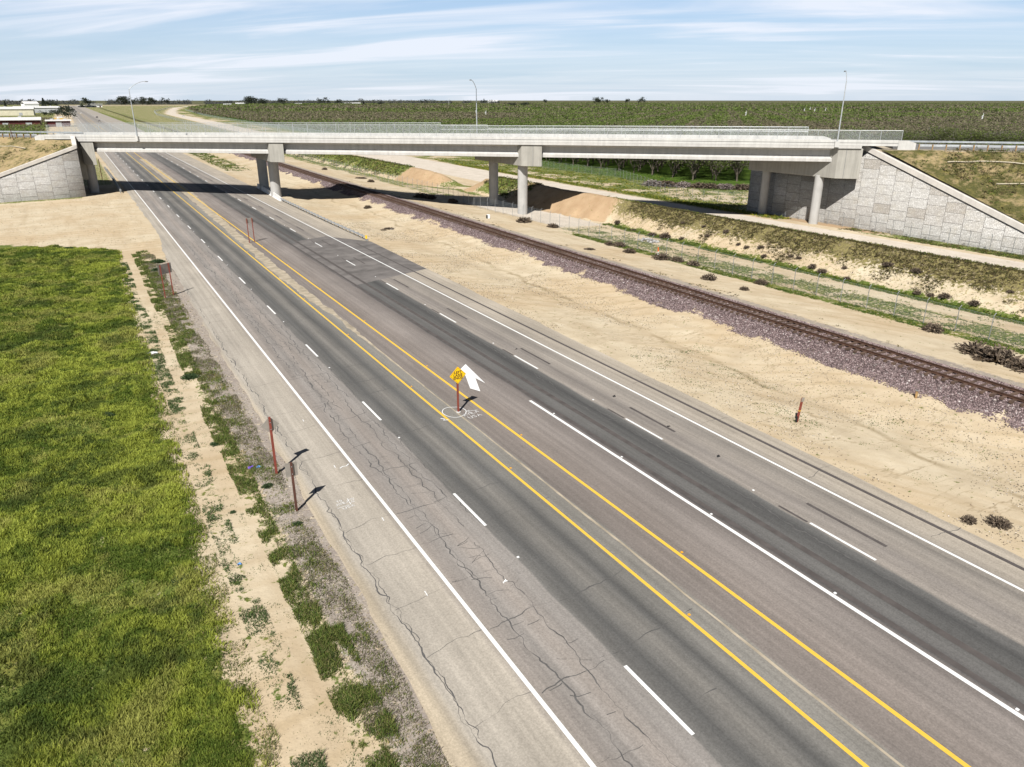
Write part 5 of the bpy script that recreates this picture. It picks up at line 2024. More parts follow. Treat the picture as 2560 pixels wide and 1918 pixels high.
G_ = 'dry shrubs along the railway fence'
for i, (x, y, r, lb) in enumerate([
    (62.4, 62.6, 1.0, 'brown shrub on the sand right of the track, bigger of the two there'),
    (61.9, 56.6, 0.62, 'small brown shrub on the sand, second along the track from the big roundish one'),
    (65.2, 81.0, 0.95, 'dark brown shrub on the sand to the left of the orange and white marker'),
    (66.2, 75.4, 1.2, 'large brown shrub against the fence just right of the orange and white marker'),
    (67.3, 73.6, 1.0, 'brown shrub behind the large one right of the orange and white marker'),
    (67.5, 70.8, 0.9, 'brown shrub trailing off right of the pair beside the orange and white marker'),
    (60.4, 84.0, 0.9, 'low spread brown shrub on the ballast edge of the track'),
    (66.5, 112.4, 1.35, 'round brown shrub at the fence near the foot of the third pier'),
    (68.2, 105.6, 1.0, 'brown shrub at the fence, next right after the one near the third pier'),
    (66.4, 87.4, 0.8, 'small dark round shrub at the fence before the rubble heap'),
    (67.2, 86.0, 1.05, 'bushy brown shrub touching the fence, left of the rubble heap'),
    (61.8, 29.3, 1.7, 'dark dry shrub mass beside the ballast at the right edge, nearest to the camera'),
    (62.4, 31.4, 1.3, 'dark dry shrub behind the biggest one at the right edge'),
    (61.4, 26.9, 1.3, 'dark dry shrub in front of the biggest one at the right edge'),
    (66.4, 37.6, 1.0, 'brown shrub in the green strip by the fence, right of the middle'),
    (66.8, 58.6, 0.9, 'brown shrub in the green strip by the fence above the bend of the weeds'),
    (43.3, 117.3, 1.0, 'flat brown brush heap on the sand behind the end of the guardrail'),
    (41.9, 116.2, 0.7, 'small brown brush tuft in front of the flat heap behind the guardrail'),
    (48.0, 141.0, 0.8, 'small pale dry tuft on the sand at the edge of the bridge shadow'),
    (36.3, 15.3, 0.62, 'larger dark dry tumbleweed on the sand by the right road edge'),
    (35.3, 16.2, 0.42, 'smaller dark dry tumbleweed on the sand by the right road edge'),
    (63.8, 152.0, 1.5, 'dark shrub in the bridge shadow right of the tracks, nearest the rails'),
    (65.0, 149.5, 1.4, 'dark shrub in the bridge shadow, second from the rails'),
    (67.2, 143.0, 1.2, 'dark shrub in the bridge shadow beside the fence'),
    (66.0, 190.0, 1.0, 'brown shrub beyond the overpass at the foot of the bare mound'),
    (67.0, 201.0, 1.6, 'wide brown shrub beyond the overpass, below the green mound'),
    (66.0, 232.0, 1.0, 'small brown shrub beyond the overpass, farthest along the fence'),
    (79.5, 98.0, 0.9, 'dark shrub low on the berm slope, right of the bare brown cut'),
    (80.3, 103.5, 0.8, 'dark shrub half way up beside the bare brown cut'),
    (78.9, 92.5, 0.8, 'dark shrub at the berm foot, in front of the mid slope'),
    (79.4, 90.0, 1.1, 'biggest dark round shrub at the berm foot'),
]):
    plant('dry_shrub', SHRUB[i % 3], x, y, r, lb, 'shrub', G_, None, 0.5 if 'flat' in lb or 'low' in lb else 1.25)
rs = random.Random(17)
for k in range(26):
    y = 28 + 62 * (k + rs.random()) / 26
    q = rs.choice((0.05, 0.1, 0.3, 0.6))
    x = float(np.interp(y, BERM_Y, BERM_T)) + q * 5
    plant('dry_shrub', SHRUB[k % 3], x, y, rs.uniform(0.4, 0.75), 'small dark scrub bush dotting the right part of the sandy berm slope', 'shrub', 'small bushes on the berm slope', None, 1.2)
for x, y, r, lb in [(0.72, 30.3, 0.42, 'largest dark leafy weed at the edge of the grass field, by the dirt track'), (0.95, 28.4, 0.30, 'dark leafy weed at the field edge, just below the largest one'),
                    (3.75, 35.2, 0.22, 'small leafy weed between the ruts of the dirt track'), (4.3, 44.0, 0.35, 'leafy weed at the left rim of the verge'), (4.6, 57.0, 0.7, 'round leafy clump jutting from the verge onto the track'),
                    (6.3, 32.4, 0.30, 'leafy weed at the foot of the brown sign post'), (5.9, 37.0, 0.34, 'leafy weed on the verge left of the red sign post'), (-1.2, 52, 0.5, 'dark leafy weed in the middle of the grass field'),
                    (-0.3, 33.5, 0.36, 'dark leafy weed in the grass, up left of the largest one'), (0.2, 91, 0.9, 'dark weed patch in the far corner of the grass field'), (-3.0, 119.9, 0.8, 'dark weed tuft on the bare dirt just behind the grass field'),
                    (6.9, 104.0, 1.0, 'dark weed patch at the head of the verge beside the turnout'), (6.4, 99.0, 0.8, 'second dark weed patch below the one at the head of the verge')]:
    plant('leafy_weed', GSHRUB[int(x * 7) % 2], x, y, r, lb, 'weed', 'leafy weeds by the dirt track', None, 0.9)


def litter(x, y, mat, label, s=0.3):
    z = float(terr(x, y)) + 0.03
    mb = MB()
    rg = random.Random(int(x * 100 + y))
    n = 5
    vs = [(x + s * (i / (n - 1) - 0.5) + rg.uniform(-.03, .03), y + s * 0.5 * (j / 2 - 0.5) + rg.uniform(-.04, .04), z + rg.uniform(0, 0.12) * (1 if 0 < i < n - 1 else 0.3)) for j in range(3) for i in range(n)]
    mb.add(vs, [(j * n + i, j * n + i + 1, (j + 1) * n + i + 1, (j + 1) * n + i) for j in range(2) for i in range(n - 1)])
    o = mb.build('litter', MT[mat], None)
    md = o.modifiers.new('thick', 'SOLIDIFY')
    md.thickness = 0.012
    tag(o, label, 'litter', 'roadside litter')


litter(2.6, 64.5, 'whitepaint', 'long white plastic sheet lying across the dirt track', 0.95)
litter(5.58, 39.7, 'purpleplastic', 'crumpled purple and white wrapper on the verge left of the red sign post', 0.35)
litter(5.95, 39.5, 'blueplastic', 'crumpled pale blue wrapper just right of the purple one', 0.3)
litter(3.15, 30.3, 'blueplastic', 'scrap of blue plastic in the weeds between the track ruts', 0.18)
litter(43.6, 116.6, 'whitepaint', 'white scrap beside the flat brush heap on the sand', 0.5)
litter(29.7, 7.9, 'black', 'black tyre scrap on the far carriageway near the right frame edge', 0.3)
litter(12.9, 23.2, 'whitepaint', 'crumpled white scrap on the crack near the lane line', 0.22)
for k, (x, y) in enumerate([(29.9, 32.2), (29.95, 38.0), (29.6, 27.5), (29.2, 50.5)]):
    litter(x, y, 'black', ['black tyre scrap beside the covered stripe in the far lane', 'black tyre scrap farther up the far lane', 'black tyre scrap in the far lane, nearest the camera of the row', 'small black scrap high up the far lane'][k], 0.24)
litter(40.2, 170.5, 'teal', 'teal plastic lid lying on the sand behind the second pier', 0.9)


def rubble_heap(x, y):
    n = 60
    a, r = RNG.uniform(0, 6.28, n), np.sqrt(RNG.uniform(0, 1, n))
    px, py = x + np.cos(a) * r * 1.2, y + np.sin(a) * r * 2.0
    pz = terr(px, py) + 0.08 + (1 - r) * 0.25
    v = RNG.uniform(0.25, 0.5, n)
    me = stones_mesh('rubble_heap', px, py, pz, RNG.uniform(0.14, 0.32, n), np.stack([v, v * 0.97, v * 0.93], -1))
    o = link_mesh('rubble_heap', me, MT['twig'])
    tag(o, 'heap of pale grey rubble at the foot of the scrubby berm', 'rubble', kind='stuff')


rubble_heap(74.8, 88.5)


def wattle(pts, label):
    mb = MB()
    fine = []
    P = [np.array(p, float) for p in pts]
    for i in range(len(P) - 1):
        for t in np.linspace(0, 1, 10, endpoint=False):
            q = P[i] + (P[i + 1] - P[i]) * t
            q = q + np.array((0, 0, 0.1 * math.sin(q[0] * 1.7 + q[1] * 0.6)))
            fine.append(q)
    fine.append(P[-1])
    mb.tube(fine, 0.10, 7)
    tag(mb.build('straw_wattle', MT['straw'], None, None, True), label, 'erosion roll', 'straw rolls on the embankments')


def slope_pt(side, s, d):
    if side > 0:
        s0 = (108.9 - 0.7106 * d) / 0.7036
        p = A0 + UU * (s0 + s) + NIN * d
        return (p[0], p[1], 12.71 + 0.515 * d + 0.15)
    p = A0 - UU * s + NIN * d
    return (p[0], p[1], 11.75 + 0.49 * d + 0.15)


wattle([slope_pt(1, 6, -4.6), slope_pt(1, 11, -4.0), slope_pt(1, 17, -4.7), slope_pt(1, 22, -3.9), slope_pt(1, 70, -3.9)], 'straw roll highest on the right embankment, just below the road')
wattle([slope_pt(1, 7, -9.4), slope_pt(1, 55, -9.4)], 'straw roll across the middle of the right embankment')
wattle([slope_pt(1, 6, -14.6), slope_pt(1, 50, -14.6)], 'straw roll lowest on the right embankment, near the coping')
wattle([slope_pt(-1, 13, -4.6), slope_pt(-1, 18, -3.6), slope_pt(-1, 26, -3.6), slope_pt(-1, 60, -3.7)], 'straw roll highest on the left dry slope')
wattle([slope_pt(-1, 18, -8.6), slope_pt(-1, 60, -8.8)], 'straw roll lower on the left dry slope')

# ------------------------------------------------------------------ fences beyond the railway


def ground_pts(L, dz=0.0):
    return [(x, y, float(terr(x, y, False)) + dz) for x, y in L]


FEN = [(68.2, 18), (68.4, 40), (68.2, 66), (68.3, 80), (68.2, 92), (69.0, 104), (69.2, 117), (68.4, 122), (68.4, 134), (70.2, 152), (70.6, 172), (70.0, 200), (70.6, 230), (71.4, 262), (72, 300)]
fence('chain_link_fence', ground_pts(FEN), 2.3, 'long chain-link fence with angled post tops between railway and berm', 'ground level fences', 3.1, 'link_thin', 0.35, 0.035, maxposts=97, rails=(), side=1)
fence('chain_link_fence', ground_pts([(111.2, 42), (111.2, 97)]), 2.2, 'chain-link fence with angled tops along the foot of the right stone wall', 'ground level fences', 3.05, 'link_thin', 0.4, 0.04, rails=(), side=-1)
fence('chain_link_fence', ground_pts([(121.9, 112.8), (115.6, 118.5), (115.1, 124.4), (117.2, 132.9), (125.8, 153.6), (133.5, 173), (132, 183), (130.8, 213), (131.5, 300)]), 2.2, 'chain-link fence with angled tops between the dirt bed and the orchard', 'ground level fences', 3.2, 'link_thin', 0.35, 0.035, rails=(), side=-1)
fence('chain_link_fence', ground_pts([(131.5, 302), (138, 500), (141, 700), (147, 898), (162, 1127), (217, 1752)]), 2.4, 'far fence along the curve between dirt bed and orchard, beyond the overpass', 'ground level fences', 15, 'link', 0, 0.09)
fence('chain_link_fence', ground_pts([(86, 420), (92, 700), (103, 1016), (110, 1191), (138, 1531), (258, 2345)]), 2.4, 'far fence along the left side of the curving dirt bed, by the green field', 'ground level fences', 22, 'link', 0, 0.12)


# ------------------------------------------------------------------ brush pile and orchard
def brush_pile():
    spots = [(127.5, 150.5, 2.6, True, 'grey tangle of cut branches, left end of the brush row before the orchard'), (129.6, 147.5, 2.5, False, 'dark brown brush heap right next to the grey tangle'),
             (132.0, 144.3, 2.4, True, 'grey brown brush heap in the middle of the row before the orchard'), (134.2, 141.0, 2.3, False, 'dark brush heap, fourth along the row before the orchard'),
             (136.2, 138.6, 2.3, False, 'dark brush heap, fifth along the row, toward the stone wall'), (138.4, 136.0, 2.4, True, 'twiggy brush heap close to the stone wall corner'), (140.9, 133.2, 2.5, False, 'brush heap partly behind the stone wall corner')]
    for i, (x, y, r, grey, lb) in enumerate(spots):
        me = shrub_mesh('brush_pile', 460 + i, 1.0, GREYB if grey else BROWN, 700, 0.75)
        me.materials.append(MT['twig'])
        plant('brush_pile', me, x, y, r * 1.05, lb, 'brush pile', 'brush piles before the orchard', None, 0.75)


brush_pile()


def tree_parts(seed, h, r, n, green, twiggy):
    """crown of leaf faces and twigs in clumps, and a forked trunk"""
    rg = np.random.default_rng(seed)
    mb = MB()
    ends = []
    mb.tube([(0, 0, -0.3), (0.04, 0, 0.45), (0.03, 0.03, 0.9)], [0.17, 0.13, 0.12], 7)
    for k in range(5):
        a = k * 1.257 + rg.uniform(-0.4, 0.4)
        o = rg.uniform(0.75, 1.2)
        e = np.array((math.cos(a) * o * r * 0.55, math.sin(a) * o * r * 0.55, h * rg.uniform(0.55, 0.75)))
        m_ = np.array((math.cos(a) * r * 0.22, math.sin(a) * r * 0.22, h * 0.36))
        mb.tube([(0.03, 0.03, 0.82), tuple(m_), tuple(e)], [0.10, 0.065, 0.03], 5)
        ends.append(e)
        for q in range(3):
            f = e + np.array((rg.normal(0, 0.3) * r, rg.normal(0, 0.3) * r, rg.uniform(0.1, 0.28) * h))
            mb.tube([tuple(m_ * 0.4 + e * 0.6), tuple(f)], [0.04, 0.015], 4)
            ends.append(f)
    ends = np.array(ends)
    cl = ends[rg.integers(0, len(ends), n)]
    p = cl + rg.normal(0, 1, (n, 3)) * np.array((0.26, 0.26, 0.15)) * r
    p[:, 2] = np.clip(p[:, 2], h * 0.26, h * 1.08)
    gp = np.array([(0.10, 0.135, 0.034), (0.14, 0.182, 0.045), (0.18, 0.22, 0.062)])
    tp = np.array([(0.12, 0.10, 0.085), (0.17, 0.145, 0.125), (0.085, 0.07, 0.06), (0.21, 0.19, 0.165)])
    isg = rg.uniform(0, 1, n) < green
    col = np.where(isg[:, None], gp[rg.integers(0, 3, n)], tp[rg.integers(0, 4, n)]) * rg.uniform(0.7, 1.3, (n, 1))
    s = np.where(isg, rg.uniform(0.10, 0.20, n), rg.uniform(0.14, 0.30, n)) * 1.0
    V, F, c = leafcards(p[:, 0], p[:, 1], p[:, 2], s, col, 1.2)
    if twiggy:
        w = np.where(isg, 1.0, 0.5)
    return mb, np_mesh('crown', V, F, c)


TREE_V = []
for i, (h, r, n, g, tw) in enumerate([(5.4, 2.9, 1700, 0.84, 0), (5.0, 2.8, 1500, 0.74, 1), (5.8, 3.0, 1800, 0.80, 0), (5.0, 2.9, 1300, 0.52, 1)]):
    mb, cm = tree_parts(500 + i, h, r, n, g, tw)
    o = mb.build('trunk', MT['bark'])
    tm = o.data
    bpy.data.objects.remove(o)
    cm.materials.append(MT['leaf'])
    TREE_V.append((tm, cm))

ROW_U, ROW_V, PITCH_T = np.array((0.7071, 0.7071)), np.array((0.7071, -0.7071)), 5.9


def project(x, y, z):
    cp, sp = math.cos(PITCH), math.sin(PITCH)
    cyw, syw = math.cos(YAW), math.sin(YAW)
    rx = x * cyw - y * syw
    fy = x * syw + y * cyw
    dz = z - CAM_H
    d = fy * cp - dz * sp
    u = fy * sp + dz * cp
    return 1280 + 1837 * rx / d, 959 - 1837 * u / d, d


def orchard():
    R = 5200
    n = int(1500 / PITCH_T)
    I, J = np.meshgrid(np.arange(-60, n), np.arange(-n // 2 - 60, n // 2 + 60))
    px = 150 + ROW_U[0] * I * PITCH_T + ROW_V[0] * J * PITCH_T
    py = 160 + ROW_U[1] * I * PITCH_T + ROW_V[1] * J * PITCH_T
    px, py = px.ravel(), py.ravel()
    px = px + RNG.normal(0, 0.35, len(px))
    py = py + RNG.normal(0, 0.35, len(py))

    def inside(px, py):
        hx = np.interp(py, HSR_Y, HSR_X)
        e = (py > 120) & (px - hx > np.interp(py, [0, 180, 300, 900, 1300, 5000], [44, 43, 38, 36, 36, 40]))
        d = (px - 3.6) * NIN[0] + (py - 190) * NIN[1]
        e &= d > 40
        e &= (px + 1.01 * py > 297)
        return e
    ok = inside(px, py)
    left = (px < -13 - 0 * py) & (py > 455) & (py < 900) & (px > -260)
    left &= ~((px > -95) & (px < 2) & (py > 640) & (py < 730))
    ok = ok | left
    px, py = px[ok], py[ok]
    sx, sy, dep = project(px, py, 4.5)
    _, by, _ = project(px, py, -1.0)
    vis = (dep > 1) & (sx > -60) & (sx < 2620)
    px, py, sx, sy, by, dep = (q[vis] for q in (px, py, sx, sy, by, dep))
    dist = np.hypot(px, py)
    shown = (sy < np.interp(sx, [0, 2000, 2260, 2560], [312, 330, 345, 352])) | ((sx > 1320) & (sx < 1890) & (by > 380))
    order = np.argsort(np.where(shown, dist, 1e9))
    near = order[:296]
    grp = 'almond trees of the near orchard rows'
    for k in near:
        tm, cm = TREE_V[int(RNG.integers(0, 4))]
        x, y = float(px[k]), float(py[k])
        root = thing('orchard_tree', (x, y, -1.0), 'twiggy grey green orchard tree in the nearest visible rows behind the overpass', 'tree', grp, random.uniform(0, 6.28))
        s = random.uniform(1.3, 1.6) if by[k] > 380 and sy[k] > 330 else random.uniform(1.0, 1.32)
        root.scale = (s, s, s * random.uniform(0.92, 1.08))
        for nm, me in (('trunk', tm), ('crown', cm)):
            o = bpy.data.objects.new(nm, me)
            C.objects.link(o)
            o.parent = root
    rest = np.setdiff1d(np.arange(len(px)), near)
    # the many trees behind, as one mass of leaf clumps
    Vs, Fs, Cs = [], [], []
    off = 0

    def mass(x, y, per, sz, hh, rr, zb):
        nonlocal off
        n = len(x)
        if n == 0:
            return
        u = RNG.normal(0, 1, (n * per, 3))
        u /= np.linalg.norm(u, axis=1)[:, None]
        q = RNG.uniform(0.35, 1, n * per) ** 0.5
        X = np.repeat(x, per) + u[:, 0] * rr * q
        Y = np.repeat(y, per) + u[:, 1] * rr * q
        Z = zb + hh * (0.62 + 0.36 * u[:, 2] * q) + np.repeat(RNG.uniform(-0.3, 0.3, n), per)
        band = np.repeat(sm(0.46, 0.60, vnoise(x, y, 0.0035, 601, 2) + 0.22 * (sm(600, 900, np.hypot(x, y)) - sm(1250, 1500, np.hypot(x, y)))), per) * 0.62
        dd_ = np.hypot(x, y)
        st = np.sin((x * ROW_V[0] + y * ROW_V[1]) * 2 * np.pi / 27.0) + (vnoise(x, y, 0.02, 611, 2) - 0.5)
        band = band + np.repeat(0.5 * sm(0.25, 0.5, st) * sm(420, 620, dd_) * (1 - sm(1500, 2300, dd_)), per)
        tw = RNG.uniform(0, 1, n * per) < (0.12 + band)
        gp = np.array([(0.092, 0.13, 0.033), (0.128, 0.172, 0.043), (0.163, 0.207, 0.057)])
        tp = np.array([(0.175, 0.15, 0.10), (0.21, 0.18, 0.125), (0.145, 0.13, 0.08)])
        c = np.where(tw[:, None], tp[RNG.integers(0, 3, n * per)], gp[RNG.integers(0, 3, n * per)]) * RNG.uniform(0.9, 1.35, (n * per, 1))
        V, F, cc = leafcards(X, Y, Z, RNG.uniform(0.6, 1.3, n * per) * sz, c, 2.4)
        Vs.append(V)
        Fs.append(F + off)
        Cs.append(cc)
        off += len(V)
    rx, ry, rd = px[rest], py[rest], dist[rest]
    a = rd < 420
    mass(rx[a], ry[a], 110, 0.40, 5.4, 3.1, -1)
    a = (rd >= 420) & (rd < 700)
    mass(rx[a], ry[a], 44, 0.70, 5.4, 3.1, -1)
    a = (rd >= 700) & (rd < 1300)
    mass(rx[a], ry[a], 16, 1.15, 5.4, 3.2, -1)
    # farther still: bigger clumps
    m_ = 90000
    rr = 1300 + 3900 * RNG.uniform(0, 1, m_) ** 1.0
    az = RNG.uniform(-0.12, 1.2, m_)
    fx, fy = rr * np.sin(az), rr * np.cos(az)
    row = np.floor(((fx * ROW_V[0] + fy * ROW_V[1])) / 12.0)
    ok = inside(fx, fy)
    fx, fy = fx[ok], fy[ok]
    mass(fx, fy, 5, 4.0, 4.4, 6.0, -1)
    o = link_mesh('orchard_mass', np_mesh('orchard_mass', np.concatenate(Vs), np.concatenate(Fs), np.concatenate(Cs)), MT['leaf'])
    tag(o, 'vast flat orchard reaching to the horizon', 'orchard', kind='stuff')


orchard()


# ------------------------------------------------------------------ far trees, buildings, vehicles
def far_tree_mesh(seed, tall):
    rg = np.random.default_rng(seed)
    n = 420
    lobes = rg.normal(0, 1, (7, 3)) * np.array((0.30, 0.30, 0.16)) + np.array((0, 0, 0.62))
    p = lobes[rg.integers(0, 7, n)] + rg.normal(0, 0.13, (n, 3))
    if tall:
        p[:, 2] = np.abs(rg.uniform(0.08, 1.0, n))
        w = 0.26 * (1.02 - p[:, 2])
        a = rg.uniform(0, 6.28, n)
        p[:, 0], p[:, 1] = np.cos(a) * w, np.sin(a) * w
    p[:, 2] = np.clip(p[:, 2], 0.1, 1.0)
    c = np.array([(0.035, 0.045, 0.032), (0.05, 0.062, 0.04), (0.07, 0.08, 0.06)])[rg.integers(0, 3, n)]
    V, F, cc = leafcards(p[:, 0], p[:, 1], p[:, 2], rg.uniform(0.05, 0.11, n), c)
    me = np_mesh('crown', V, F, cc)
    me.materials.append(MT['leaf'])
    mb = MB()
    mb.tube([(0, 0, -0.05), (0, 0, 0.55)], [0.035, 0.02], 5)
    o = mb.build('trunk', MT['bark'])
    tm = o.data
    bpy.data.objects.remove(o)
    return tm, me


FT = [far_tree_mesh(700 + i, i == 3) for i in range(4)]


def px_ground(px, dist):
    """plan position at a distance from the camera in the direction of an image column near the horizon"""
    a = YAW + math.atan((px - 1280) * math.cos(PITCH) / 1837 * 1.0)
    return dist * math.sin(a), dist * math.cos(a)


def far_tree(px, dist, h, label, kind=0, w=1.0, group='trees scattered along the far horizon'):
    x, y = px_ground(px, dist)
    root = thing('far_tree', (x, y, -0.8), label, 'tree', group, random.uniform(0, 6.28))
    root.scale = (h * w, h * w, h)
    for nm, me in zip(('trunk', 'crown'), FT[kind]):
        o = bpy.data.objects.new(nm, me)
        C.objects.link(o)
        o.parent = root


specs = [
    (212, 2500, 26, 0, 1.0, 'dark rounded tree beside the white roadside station at the head of the highway'),
    (107, 2600, 25, 3, 1.1, 'dark pointed tree on the skyline left of the highway, tallest there'),
    (118, 2550, 17, 1, 1.0, 'dark tree just right of the tall pointed one left of the highway'),
    (130, 2700, 17, 2, 1.0, 'dark tree right of the pair on the skyline left of the highway'),
    (80, 2700, 15, 1, 1.2, 'small round tree left of the tall pointed one on the skyline'),
    (10, 3000, 20, 3, 0.8, 'lone slim tree on the skyline at the far left edge'),
    (160, 1250, 13, 0, 1.0, 'dark green tree at the right end of the white sheds, by the highway'),
    (163, 1000, 12, 2, 0.95, 'dark green tree at the roadside in front of the sheds'),
    (152, 1320, 12, 1, 1.2, 'bushy tree by the sheds, behind the roadside pair'),
    (135, 1150, 8, 1, 1.3, 'low bush in front of the grey shed'),
    (112, 1180, 8, 2, 1.3, 'low dark bush in front of the cream shed'),
    (302, 3600, 34, 0, 1.1, 'bluish tall tree, left of the cluster above the green field'),
    (312, 3600, 33, 1, 1.1, 'bluish broad tree, second of the cluster above the green field'),
    (324, 3700, 24, 2, 1.1, 'bluish lower tree, right of the first cluster above the green field'),
    (355, 3600, 31, 1, 1.2, 'broad dark tree, left of the long clump above the dirt bed curve'),
    (366, 3600, 27, 2, 1.3, 'broad dark tree in the middle of the long clump above the dirt bed curve'),
    (378, 3650, 30, 0, 1.2, 'broad dark tree at the right of the long clump above the dirt bed curve'),
    (412, 3800, 30, 2, 0.8, 'single round tree standing alone right of the long clump'),
    (620, 3300, 32, 0, 1.0, 'tall dark tree, left one of the pair on the horizon left of centre'),
    (628, 3300, 33, 1, 1.1, 'tall dark tree, right one of the pair on the horizon left of centre'),
    (648, 3300, 26, 2, 1.2, 'dark tree at the left of the dense clump on the horizon'),
    (657, 3350, 25, 1, 1.2, 'dark tree at the right of the dense clump on the horizon'),
    (706, 3500, 28, 0, 1.3, 'broad rounded tree standing apart on the horizon'),
    (808, 3900, 32, 2, 1.2, 'pale thin crowned tree on the horizon over the left girder span'),
    (845, 3900, 22, 1, 1.2, 'small dark tree on the horizon beside the white sheds'),
    (908, 2900, 17, 3, 1.0, 'dark pointed tree beside the low white sheds on the horizon'),
    (950, 2900, 12, 1, 1.6, 'low dark bush right of the low white sheds on the horizon'),
    (1060, 4200, 22, 2, 1.3, 'dark tree on the horizon far left of the second street lamp'),
    (1210, 4400, 26, 3, 1.0, 'slim dark tree on the horizon left of the white block'),
    (1280, 2400, 13, 0, 1.6, 'dark low tree in the orchard, left of the pair right of the white block'),
    (1312, 2400, 13, 1, 1.9, 'dark low tree in the orchard, right of the pair right of the white block'),
    (1363, 4300, 22, 1, 1.0, 'tiny tree on the horizon right of the low dark pair'),
    (1490, 4000, 34, 0, 0.9, 'tall dark tree, left of the close pair on the horizon right of centre'),
    (1500, 4000, 33, 2, 0.9, 'tall dark tree, right of the close pair on the horizon right of centre'),
    (1518, 4000, 22, 1, 1.0, 'small tree just right of the tall pair on the horizon'),
    (1568, 4100, 25, 1, 1.0, 'small dark tree alone on the horizon right of the tall pair'),
    (1605, 4000, 34, 2, 0.8, 'upright dark tree, last one toward the right on the horizon'),
]
for px_, d_, h_, k_, w_, lb_ in specs:
    far_tree(px_, d_, h_, lb_, k_, w_)


def far_wood():
    """the thin line of woods and farms along the horizon, left of centre"""
    n = 2600
    px_ = RNG.uniform(-40, 1250, n) ** 1.0
    d = RNG.uniform(3900, 5200, n)
    keep = vnoise(px_, d * 0.002, 0.02, 801, 3) + (px_ < 1000) * 0.08 > 0.33
    px_, d = px_[keep], d[keep]
    a = YAW + np.arctan((px_ - 1280) * math.cos(PITCH) / 1837)
    h = RNG.uniform(7, 21, len(d)) * (0.6 + 0.8 * vnoise(px_, px_ * 0, 0.05, 803, 2))
    per = 10
    N = len(d) * per
    x = np.repeat(d * np.sin(a), per) + RNG.normal(0, 5, N)
    y = np.repeat(d * np.cos(a), per) + RNG.normal(0, 5, N)
    z = RNG.uniform(0, 1, N) * np.repeat(h, per)
    c = np.array([(0.075, 0.085, 0.08), (0.10, 0.11, 0.105), (0.13, 0.125, 0.12)])[RNG.integers(0, 3, N)]
    V, F, cc = leafcards(x, y, z, RNG.uniform(2.0, 4.5, N), c)
    o = link_mesh('distant_wood', np_mesh('distant_wood', V, F, cc), MT['leaf'])
    tag(o, 'thin line of distant woods along the horizon', 'woods', kind='stuff')


far_wood()


def building(name, x, y, w, d, h, label, roof_h, mw, mr, rz=0.0, eave=0.6, doors=2, door_mat='greywall', z0=0.0, cat='building'):
    """a shed: walls, a shallow gable roof with eaves, doors and vents"""
    org = (x, y, z0)
    root = thing(name, org, label, cat, None, rz)
    mb = MB()
    mb.prism([(-w / 2, -d / 2), (w / 2, -d / 2), (w / 2, d / 2), (-w / 2, d / 2)], -1, h)
    mb.build('wall', MT[mw], root)
    mb = MB()
    e = eave
    prof = [(-d / 2 - e, h - 0.05), (0, h + roof_h), (d / 2 + e, h - 0.05), (d / 2 + e, h + 0.25), (0, h + roof_h + 0.3), (-d / 2 - e, h + 0.25)]
    mb.loft([[(sx * (w / 2 + e), a, b) for a, b in prof] for sx in (-1, 1)])
    rf = mb.build('roof', MT[mr], root)
    mb = MB()
    for k in range(3):
        mb.box((w * (k - 1) * 0.28, 0, h + roof_h + 0.55), (2.2, 1.6, 0.9))
    mb.build('roof_vents', MT['greywall'], rf)
    for k in range(doors):
        mb = MB()
        mb.box((-w / 2 + w * (k + 0.5) / doors, -d / 2 - 0.05, 1.7), (min(4.0, w / doors * 0.5), 0.12, 3.8))
        mb.build('door', MT[door_mat], root)
    return root


building('packing_shed', -47, 700, 58, 30, 5.4, 'dark red shed with a broad white roof among the trees left of the highway', 1.6, 'redwall', 'whiteroof', 0.0, 1.2, 4)
building('packing_shed', -6, 712, 16, 18, 4.2, 'small shed with flat white roof joined to the right of the dark red one', 0.6, 'redwall', 'whiteroof', 0.0, 1.0, 1)
building('packing_shed', -112, 1260, 150, 60, 8.0, 'long cream shed with a bright white roof at the far left', 2.6, 'creamwall', 'whiteroof', 0.0, 1.0, 5)
building('packing_shed', -38, 1500, 66, 50, 7.5, 'grey shed with pale low roof right of the long cream one', 2.2, 'greywall', 'whiteroof', 0.0, 1.0, 3)
building('packing_shed', -60, 1880, 26, 24, 12, 'tall small white gabled building behind the cream shed', 4.5, 'whitepaint', 'whiteroof', 0.3, 0.6, 1)
building('roadside_station', 78, 2560, 34, 18, 8, 'white roadside station with flat roof at the head of the highway', 0.4, 'whitepaint', 'whiteroof', 0.1, 2.5, 3, 'redwall')
building('roadside_station', 56, 2520, 44, 16, 4.5, 'low white canopy building in front of the roadside station', 0.4, 'greywall', 'whiteroof', 0.1, 3.0, 3, 'glass')
for px_, dd_, w_, h_, lb_ in [(1065 * 1.1573, 5000, 95, 20, 'white industrial block on the horizon left of the middle lamp'), (868, 4100, 70, 7, 'low white farm shed, left one on the horizon over the left girder span'), (890, 3900, 60, 8, 'low white farm shed, right one on the horizon over the left girder span'),
                              (567, 3000, 40, 7, 'white roofed farm shed left of the tree pair on the horizon'), (600, 3600, 60, 9, 'pale farm shed just under the tree pair on the horizon'), (745, 3700, 45, 6, 'low pale shed on the horizon right of the lone broad tree')]:
    x, y = px_ground(px_, dd_)
    building('farm_shed', x, y, w_ * 0.7, w_ * 0.3, h_ * 0.75, lb_, h_ * 0.15, 'whitepaint', 'whiteroof', -math.atan2(x, y), 0.5, 2)


